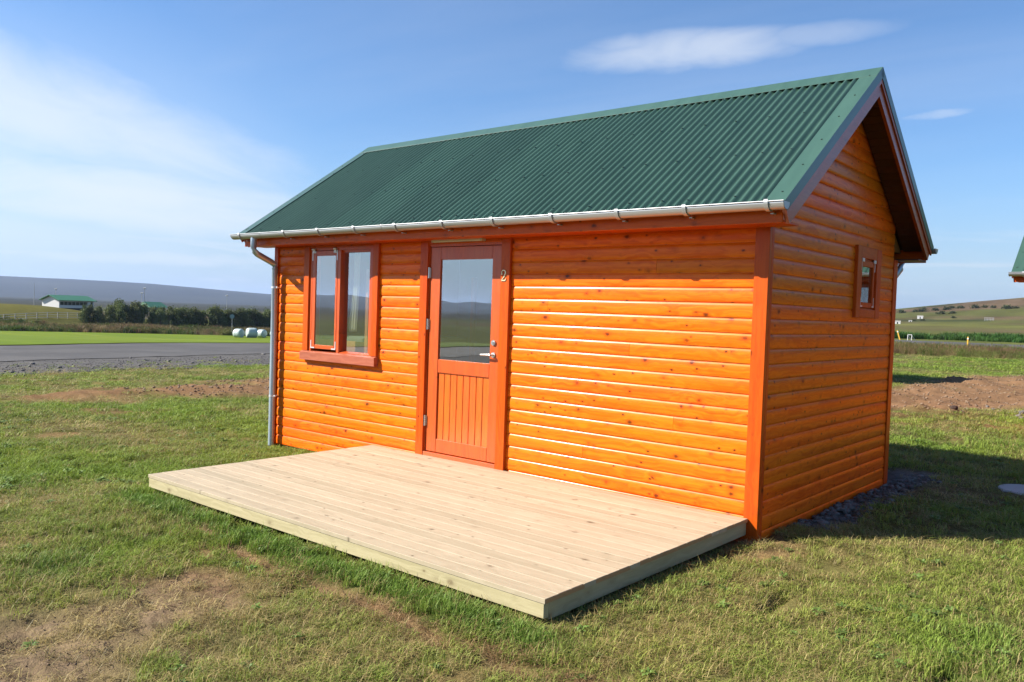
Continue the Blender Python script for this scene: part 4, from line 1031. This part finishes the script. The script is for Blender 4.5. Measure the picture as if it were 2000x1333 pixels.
# ------------------------------------------------------------------ trees of the shelter belt
def leaf_mat(name, a, b):
    a, b = alb(a), alb(b)
    m, n, out = material(name); pos = n.new('ShaderNodeNewGeometry').outputs
    f = n.new('ShaderNodeAttribute', dict(attribute_name='shade')).outputs['Fac']; rnd_ = n.new('ShaderNodeObjectInfo').outputs['Random']
    col = n.mix(f, a, b); hs = n.new('ShaderNodeHueSaturation', None, Hue=n.math('ADD', .485, n.math('MULTIPLY', rnd_, .03)), Value=n.math('ADD', .8, n.math('MULTIPLY', rnd_, .4)), Color=col)
    p = n.new('ShaderNodeBsdfPrincipled'); n.set(p, 'Base Color', hs.outputs[0]); n.set(p, 'Roughness', .6); n.set(p, 'Specular IOR Level', .2)
    tl = n.new('ShaderNodeBsdfTranslucent', None, Color=hs.outputs[0]); mx = n.new('ShaderNodeMixShader', None, i0=.22, i1=p.outputs[0], i2=tl.outputs[0]); n.l.new(mx.outputs[0], out.inputs[0]); return m
M['leaf'] = leaf_mat('willow_leaves', (.055, .095, .028), (.23, .265, .085))
M['scrub'] = leaf_mat('scrub_leaves', (.055, .070, .030), (.105, .120, .045))
M['bark'] = plain('grey_bark', (.14, .11, .085), .9, var=.2)
def crown_mesh(name, seed, h, rx, z0, n_leaf, ls, mat, taper=.6):
    rng = random.Random(seed); vs = []; fs = []; sh = []
    clumps = []
    for _ in range(34):
        t = rng.random()**.8; w = rx*(1-taper*t**1.6)*(1.0 if t > .12 else .75)
        a = rng.uniform(0, 6.283); r = w*math.sqrt(rng.random()); clumps.append((r*math.cos(a), r*math.sin(a), z0+t*(h-z0), rng.uniform(.18, .34)*rx, rng.random()))
    for i in range(n_leaf):
        cx, cy, cz, cr, s = clumps[rng.randrange(len(clumps))]
        p = Vector((rng.gauss(cx, cr*.55), rng.gauss(cy, cr*.55), max(z0*.4, rng.gauss(cz, cr*.8))))
        nn = Vector((rng.gauss(0, 1), rng.gauss(0, 1), rng.gauss(.4, 1))).normalized(); a = nn.orthogonal().normalized(); b_ = nn.cross(a); l = ls*rng.uniform(.6, 1.4); k = len(vs)
        vs += [p-a*l*.5, p+b_*l*.32, p+a*l*.5, p-b_*l*.32]; fs.append((k, k+1, k+2, k+3)); sh += [min(1, max(0, .25+.6*s+rng.uniform(-.25, .25)))]*4
    me = bpy.data.meshes.new(name); me.from_pydata([v[:] for v in vs], [], fs); at = me.attributes.new('shade', 'FLOAT', 'POINT'); at.data.foreach_set('value', sh); me.materials.append(mat); return me
def trunk_mesh(seed, h):
    rng = random.Random(seed); b = MB(); b.tube([(0, 0, -.2), (.04, 0, h*.3), (rng.uniform(-.1, .1), .05, h*.62), (rng.uniform(-.15, .15), 0, h*.9)], .1, 7, radii=[.16, .12, .08, .03])
    for _ in range(6):
        a = rng.uniform(0, 6.283); z = h*rng.uniform(.15, .6); b.tube([(0, 0, z), (.5*math.cos(a), .5*math.sin(a), z+.6), (.8*math.cos(a), .8*math.sin(a), z+1.3)], .05, 5, radii=[.06, .04, .015])
    me = bpy.data.meshes.new('trunk'); me.from_pydata(b.v, [], b.f); me.materials.append(M['bark']); return me
crowns = [crown_mesh('crown', 100+i, h, rx, .1, 2600, .27, M['leaf']) for i, (h, rx) in enumerate(((4.7, 1.7), (4.2, 1.8), (5.1, 1.6), (4.4, 2.0)))]
trunks = [trunk_mesh(100+i, h) for i, h in enumerate((4.7, 4.2, 5.1, 4.4))]
A0, A1 = np.array((-145.0, 55.6)), np.array((-156.5, 104.0)); rt = random.Random(9)
NT = 50
for i in range(NT):
    t = (i+rt.uniform(-.25, .25))/(NT-1); p = A0*(1-t)+A1*t; x, y = p[0]+rt.uniform(-1.2, 1.2), p[1]
    k = rt.randrange(4); sc = rt.uniform(.70, .88)
    lab = 'leafy green tree in the dense shelter belt beyond the meadow'
    if 13 <= i <= 17: lab = 'leafy green tree of the shelter belt standing before the low green-roofed house'
    if i == 38: lab, sc = 'leafy green tree of the shelter belt right behind the round sign', .8
    if i < 7 or 13 <= i <= 17: sc *= .8
    if i > 46: lab = 'leafy green tree of the shelter belt beside the downpipe, above the wrapped bales'
    if i == 0: lab, sc = 'bushy tree at the left end of the shelter belt, nearest the white house', .62
    tr = empty('tree', (x, y, zg1(x, y)-.1), rt.uniform(0, 6.28), lab, 'tree', 'trees in the shelter belt'); tr.scale = (sc, sc, sc)
    inst('trunk', trunks[k], tr); inst('crown', crowns[k], tr)
# ------------------------------------------------------------------ scrub on the hillside
scrub = [crown_mesh('crown', 140+i, 2.2, 3.2, .0, 420, .75, M['scrub'], .75) for i in range(3)]
SHR = [(-129, 487, 1.1), (-123, 492, .9), (-119, 489, 1.2), (-113.6, 495, 1.0), (-108.5, 497, 1.1), (-126, 520, 1.0), (-111, 520, .9), (-104, 508, 1.0), (-95.8, 430, 1.0), (-91.5, 431, .8), (-94.2, 495, 1.2), (-90, 497, .9), (-84.5, 488, .8), (-74.5, 465, 1.2), (-71, 466, .8), (-80, 380, .55), (-85, 352, .5), (-88.2, 352, .45)]
for i, (x, y, s) in enumerate(SHR):
    lab = 'dark scrub in the long patch on the hillside nearest the cabin wall' if i < 8 else 'lone dark shrub on the hillside closest to the neighbouring roof' if i == 13 else 'small dark bush low on the hillside between the white sheds and the pen' if i > 14 else 'dark low shrub scattered high on the open hillside'
    tr = empty('shrub', (x, y, zg1(x, y)), i*1.7, lab, 'shrub', 'shrubs on the hillside'); tr.scale = (s*.8, s*.8, s*.55)
    inst('crown', scrub[i % 3], tr)

# ------------------------------------------------------------------ wrapped bales at the edge of the meadow
def bale_mat():
    m, n, out = material('pale_bale_wrap'); tc = n.new('ShaderNodeTexCoord').outputs['Object']
    w = n.noise(n.vmath('MULTIPLY', tc, (3, 14, 14)), 1.0, 4, .6); principled(n, out, n.mix(n.ramp(w, .35, .7), (.36, .44, .42), (.44, .50, .48)), .30, w, .02, .5); return m
M['bale'] = bale_mat()
prof = [(-.60, 0), (-.60, .40), (-.57, .55), (-.47, .615), (-.2, .635), (.0, .625), (.2, .637), (.47, .615), (.57, .55), (.60, .40), (.60, 0)]
def lathe_x(prof, seg=22, jit=0.0, rng=random.Random(1)):
    vs = []; fs = []
    for (x, r) in prof:
        for k in range(seg):
            a = 2*math.pi*k/seg; q = r*(1+rng.uniform(-jit, jit)); vs.append((x, q*math.cos(a), q*math.sin(a)))
    for i in range(len(prof)-1):
        for k in range(seg): fs.append((i*seg+k, i*seg+(k+1) % seg, (i+1)*seg+(k+1) % seg, (i+1)*seg+k))
    return vs, fs
bm_ = None
BL = [(-98.6, 56.4, .3, 1.0, 'pale plastic-wrapped bale, first from the left in the row by the meadow'), (-98.2, 58.15, 1.35, 1.12, 'pale plastic-wrapped bale showing its round face, the largest of the row'), (-98.9, 60.2, .2, .94, 'pale plastic-wrapped bale, third of the row, standing just right of the largest'), (-97.6, 61.5, .5, .94, 'pale plastic-wrapped bale, second from the downpipe'), (-96.6, 62.8, .4, .9, 'pale plastic-wrapped bale half hidden by the downpipe')]
for i, (x, y, rz, s, lab) in enumerate(BL):
    if bm_ is None:
        v_, f_ = lathe_x(prof, 22, .012); o = mesh_obj('wrapped_bale', v_, f_, M['bale'], None, True, label=lab, cat='bale', group='wrapped bales'); bm_ = o.data
    else: o = inst('wrapped_bale', bm_, None, label=lab, cat='bale', group='wrapped bales')
    o.location = (x, y, zg1(x, y)+.60*s); o.rotation_euler = (0, 0, rz); o.scale = (s, s, s)

# ------------------------------------------------------------------ white house on the mound
HX = Vector((-168.9, 60.6, 0)); ux = Vector((-.33, .944, 0)).normalized(); vx = Vector((-.944, -.33, 0)).normalized()
hz = -.60; house = empty('white_house', (-168.9, 60.6, hz), math.atan2(ux.y, ux.x), 'white house with a green metal roof and a long dark window band on the mound', 'house')
# local x runs along the long front, local y runs away from the viewer
house.scale = (.95, .87, .72)
HL, HD, HH = 8.6, 5.2, 2.0
def hbox(name, x0, x1, y0, y1, z0, z1, mat, par=house): return MB().box(x0, x1, y0, y1, z0, z1).build(name, mat, par)
walls = MB(); walls.box(0, HL, 0, HD, 0, .75).box(0, HL, 0, HD, 1.75, HH).box(0, .25, .001, HD-.001, .75, 1.75).box(HL-1.55, HL-.85, 0, HD, .75, 1.75).box(HL-.25, HL, 0, HD, .75, 1.75).box(0.25, HL-1.55, HD-.2, HD, .75, 1.75)
walls.prism([(0, HH), (HD, HH), (HD/2, HH+1.25)], .0, .15, 'x').prism([(0, HH), (HD, HH), (HD/2, HH+1.25)], HL-.15, HL, 'x'); walls.box(-.001, .18, 3.6, HD, .75, 1.75).box(-.001, .18, 0, .3, .75, 1.75)
walls.build('wall', M['white_paint'], house)
wn = MB().box(.26, HL-1.56, .08, .12, .752, 1.748).build('window', M['white_paint'], house)
for k in range(7):
    x0 = .30+k*(HL-1.9)/7; MB().box(x0, x0+(HL-1.9)/7-.10, .05, .079, .78, 1.72).build('pane', M['dark_glass'], wn)
wn = hbox('window', .05, .09, .31, 3.59, .752, 1.748, M['white_paint'])
for k in range(2): MB().box(.02, .049, .36+k*1.62, .36+k*1.62+1.5, .78, 1.72).build('pane', M['dark_glass'], wn)
wn = hbox('window', HL-.84, HL-.26, .08, .12, .752, 1.748, M['white_paint']); MB().box(HL-.78, HL-.32, .05, .079, .8, 1.7).build('pane', M['dark_glass'], wn)
rf = MB()
for sgn in (1, -1):
    y0, y1 = (-.45, HD/2) if sgn > 0 else (HD+.45, HD/2)
    za = HH-.02; rf.add([(-.5, y0, za), (HL+.5, y0, za), (HL+.5, y1, HH+1.36), (-.5, y1, HH+1.36), (-.5, y0, za+.12), (HL+.5, y0, za+.12), (HL+.5, y1, HH+1.48), (-.5, y1, HH+1.48)], [(0, 1, 2, 3), (4, 5, 6, 7), (0, 1, 5, 4), (0, 3, 7, 4), (1, 2, 6, 5), (2, 3, 7, 6)])
rf.build('roof', M['far_roof'], house)
hbox('foundation', .3, HL-.4, .5, HD-.3, -3.4, -.001, M['basement'])
h2 = empty('green_roofed_house', (-221.0, 104.4, -1.75), math.atan2(ux.y, ux.x), 'low house behind the shelter belt with only its green roof showing', 'house')
MB().box(.3, 5.9, .3, 4.2, -2, 1.24).build('wall', plain('brown_timber_wall', (.20, .17, .13), .7), h2)
MB().prism([(-.4, 1.25), (4.9, 1.25), (2.25, 2.75)], -.4, 6.6, 'x', fa=lambda u, w: -.4+(w-1.25)*.2, fb=lambda u, w: 6.6-(w-1.25)*.2).build('roof', M['far_roof'], h2)
M['pole'] = plain('grey_lamp_pole', (.45, .46, .48), .5)
for x, y, top, lab in ((-213.7, 72.35, 4.6, 'bare tall grey pole left of the white house'), (-212.2, 76.6, 3.4, 'lamp post rising behind the white house roof'), (-204.3, 94.7, 4.4, 'taller of the two lamp posts behind the green roof'), (-204.8, 94.2, 3.15, 'shorter of the two lamp posts behind the green roof'), (-194.9, 112.1, 3.3, 'lamp post alone above the trees, nearest the downpipe')):
    g0 = zb1(x, y); lp = empty('lamp_post', (x, y, g0), 0, lab, 'lamp post', 'lamp posts in the west')
    MB().tube([(0, 0, 0), (0, 0, top-g0)], .06, 6, radii=[.09, .05]).build('pole', M['pole'], lp)
    if 'bare' not in lab: MB().tube([(-.12, -.3, top-g0), (.05, .25, top-g0+.08)], .14, 8, radii=[.10, .17]).build('lamp_head', M['white_paint'], lp)
# sign, fence
sg = empty('road_sign', (-106.9, 60.4, zg1(-106.9, 60.4)), math.radians(55), 'round blue-grey sign on a thin post in front of the trees', 'sign')
top = -.45-zg1(-106.9, 60.4)
MB().tube([(0, 0, -.2), (0, 0, top+.3)], .035, 6).build('post', M['pole'], sg)
MB().tube([(0, -.04, top), (0, -.06, top)], .33, 16).build('sign_plate', plain('blue_grey_sign', (.20, .29, .36), .5), sg)
fn = empty('rail_fence', (0, 0, 0), 0, 'white rail fence in front of the grassy mound', 'fence')
fa, fb = Vector((-141.5, 37.0)), Vector((-147.5, 58.5)); M['fence'] = plain('weathered_white_rail', (.42, .41, .39), .7)
nf = 13
pts_ = [(fa*(1-i/(nf-1))+fb*(i/(nf-1))) for i in range(nf)]; zf = [zg1(p.x, p.y)-.25 for p in pts_]
pm = MB().box(-.05, .05, -.05, .05, -.6, 1.30).build('post', M['fence'], fn)
for i, p in enumerate(pts_):
    o = pm if i == 0 else pm.copy()
    if i: C.objects.link(o); o.parent = fn
    o.location = (p.x, p.y, zf[i])
for i in range(nf-1):
    for hgt in (.45, .85, 1.22):
        a, c = pts_[i], pts_[i+1]; MB().tube([(a.x+.07, a.y, zf[i]+hgt), (c.x+.07, c.y, zf[i+1]+hgt)], .045, 4).build('rail', M['fence'], fn)

# ------------------------------------------------------------------ small things beyond the road in the north
M['yellow'] = plain('yellow_post_paint', (.72, .42, .04), .5)
for (x, y, ln, tilt, lab) in ((-15.7, 62.3, .80, .30, 'yellow marker post leaning over by the cabin corner'), (-9.75, 55.9, .78, .0, 'upright yellow marker post on the near side of the road')):
    st = empty('marker_post', (x, y, zg1(x, y)), 0, lab, 'marker post', 'yellow marker posts'); st.rotation_euler = (0, -tilt, 0)
    MB().box(-.045, .045, -.03, .03, -.2, ln, .012).build('post', M['yellow'], st)
    MB().box(-.048, .048, -.033, .033, ln-.16, ln-.08).build('reflector', M['white_paint'], st)
gl = empty('goal_frame', (-15.25, 63.8, zg1(-15.25, 63.8)), math.radians(14), 'small white frame standing on the grass beyond the road', 'goal')
for x in (-.28, .0): MB().tube([(x, 0, -.1), (x, 0, .46)], .028, 8).build('post', M['white_paint'], gl)
MB().tube([(-.28, 0, .46), (.0, 0, .46)], .028, 8).build('crossbar', M['white_paint'], gl)
MB().tube([(.0, 0, .44), (.28, .15, .0)], .018, 6).build('stay', M['white_paint'], gl)
MB().tube([(-.28, 0, .44), (.0, .25, .0)], .018, 6).build('stay', M['white_paint'], gl)
for (x, y, w, h, lab) in ((-80.9, 302.1, 1.9, 1.1, 'white cabin-like box low on the hillside, nearest the cabin corner'), (-92.7, 379.1, 2.2, 1.3, 'white box higher on the hillside, right of the first'), (-86.5, 340, 1.1, .6, 'smallest white box between the other two')):
    st = empty('white_shed', (x, y, zg1(x, y)), math.radians(15), lab, 'shed', 'white sheds on the hillside')
    MB().box(-w/2, w/2, -.6, .6, -.3, h*.78).build('wall', M['white_paint'], st); MB().prism([(-.7, h*.78), (.7, h*.78), (0, h)], -w/2-.1, w/2+.1, 'x').build('roof', plain('pale_shed_roof', (.62, .60, .56), .6), st)
    MB().box(-.2, .2, -.62, -.601, -.1, h*.6).build('door', M['dark_glass'], st)
pn = empty('pen_fence', (-62.0, 353.6, zg1(-62.0, 353.6)), math.radians(10), 'pale grey pen fence on the hillside below the neighbouring roof corner', 'fence')
for i in range(7): MB().tube([(-1.5+i*.5, 0, -.2), (-1.5+i*.5, 0, 1.3)], .06, 5).build('post', M['pole'], pn)
for z in (.5, 1.1): MB().tube([(-1.6, -.05, z), (1.6, -.05, z)], .05, 5).build('rail', M['pole'], pn)

# ------------------------------------------------------------------ air
def haze():
    m = bpy.data.materials.new('pale_air'); m.use_nodes = True; t = m.node_tree; t.nodes.clear(); n = N(t); out = t.nodes.new('ShaderNodeOutputMaterial')
    v = n.new('ShaderNodeVolumePrincipled'); n.set(v, 'Color', (.50, .66, 1.0)); n.set(v, 'Density', HAZE); n.set(v, 'Anisotropy', .35); n.l.new(v.outputs[0], out.inputs['Volume'])
    o = MB().box(-9800, 9800, -9800, 9800, -9, 175).build('haze', m, kind='stuff', label='thin blue summer haze over the plain', cat='haze'); return o
HAZE = 1.0e-4
haze()
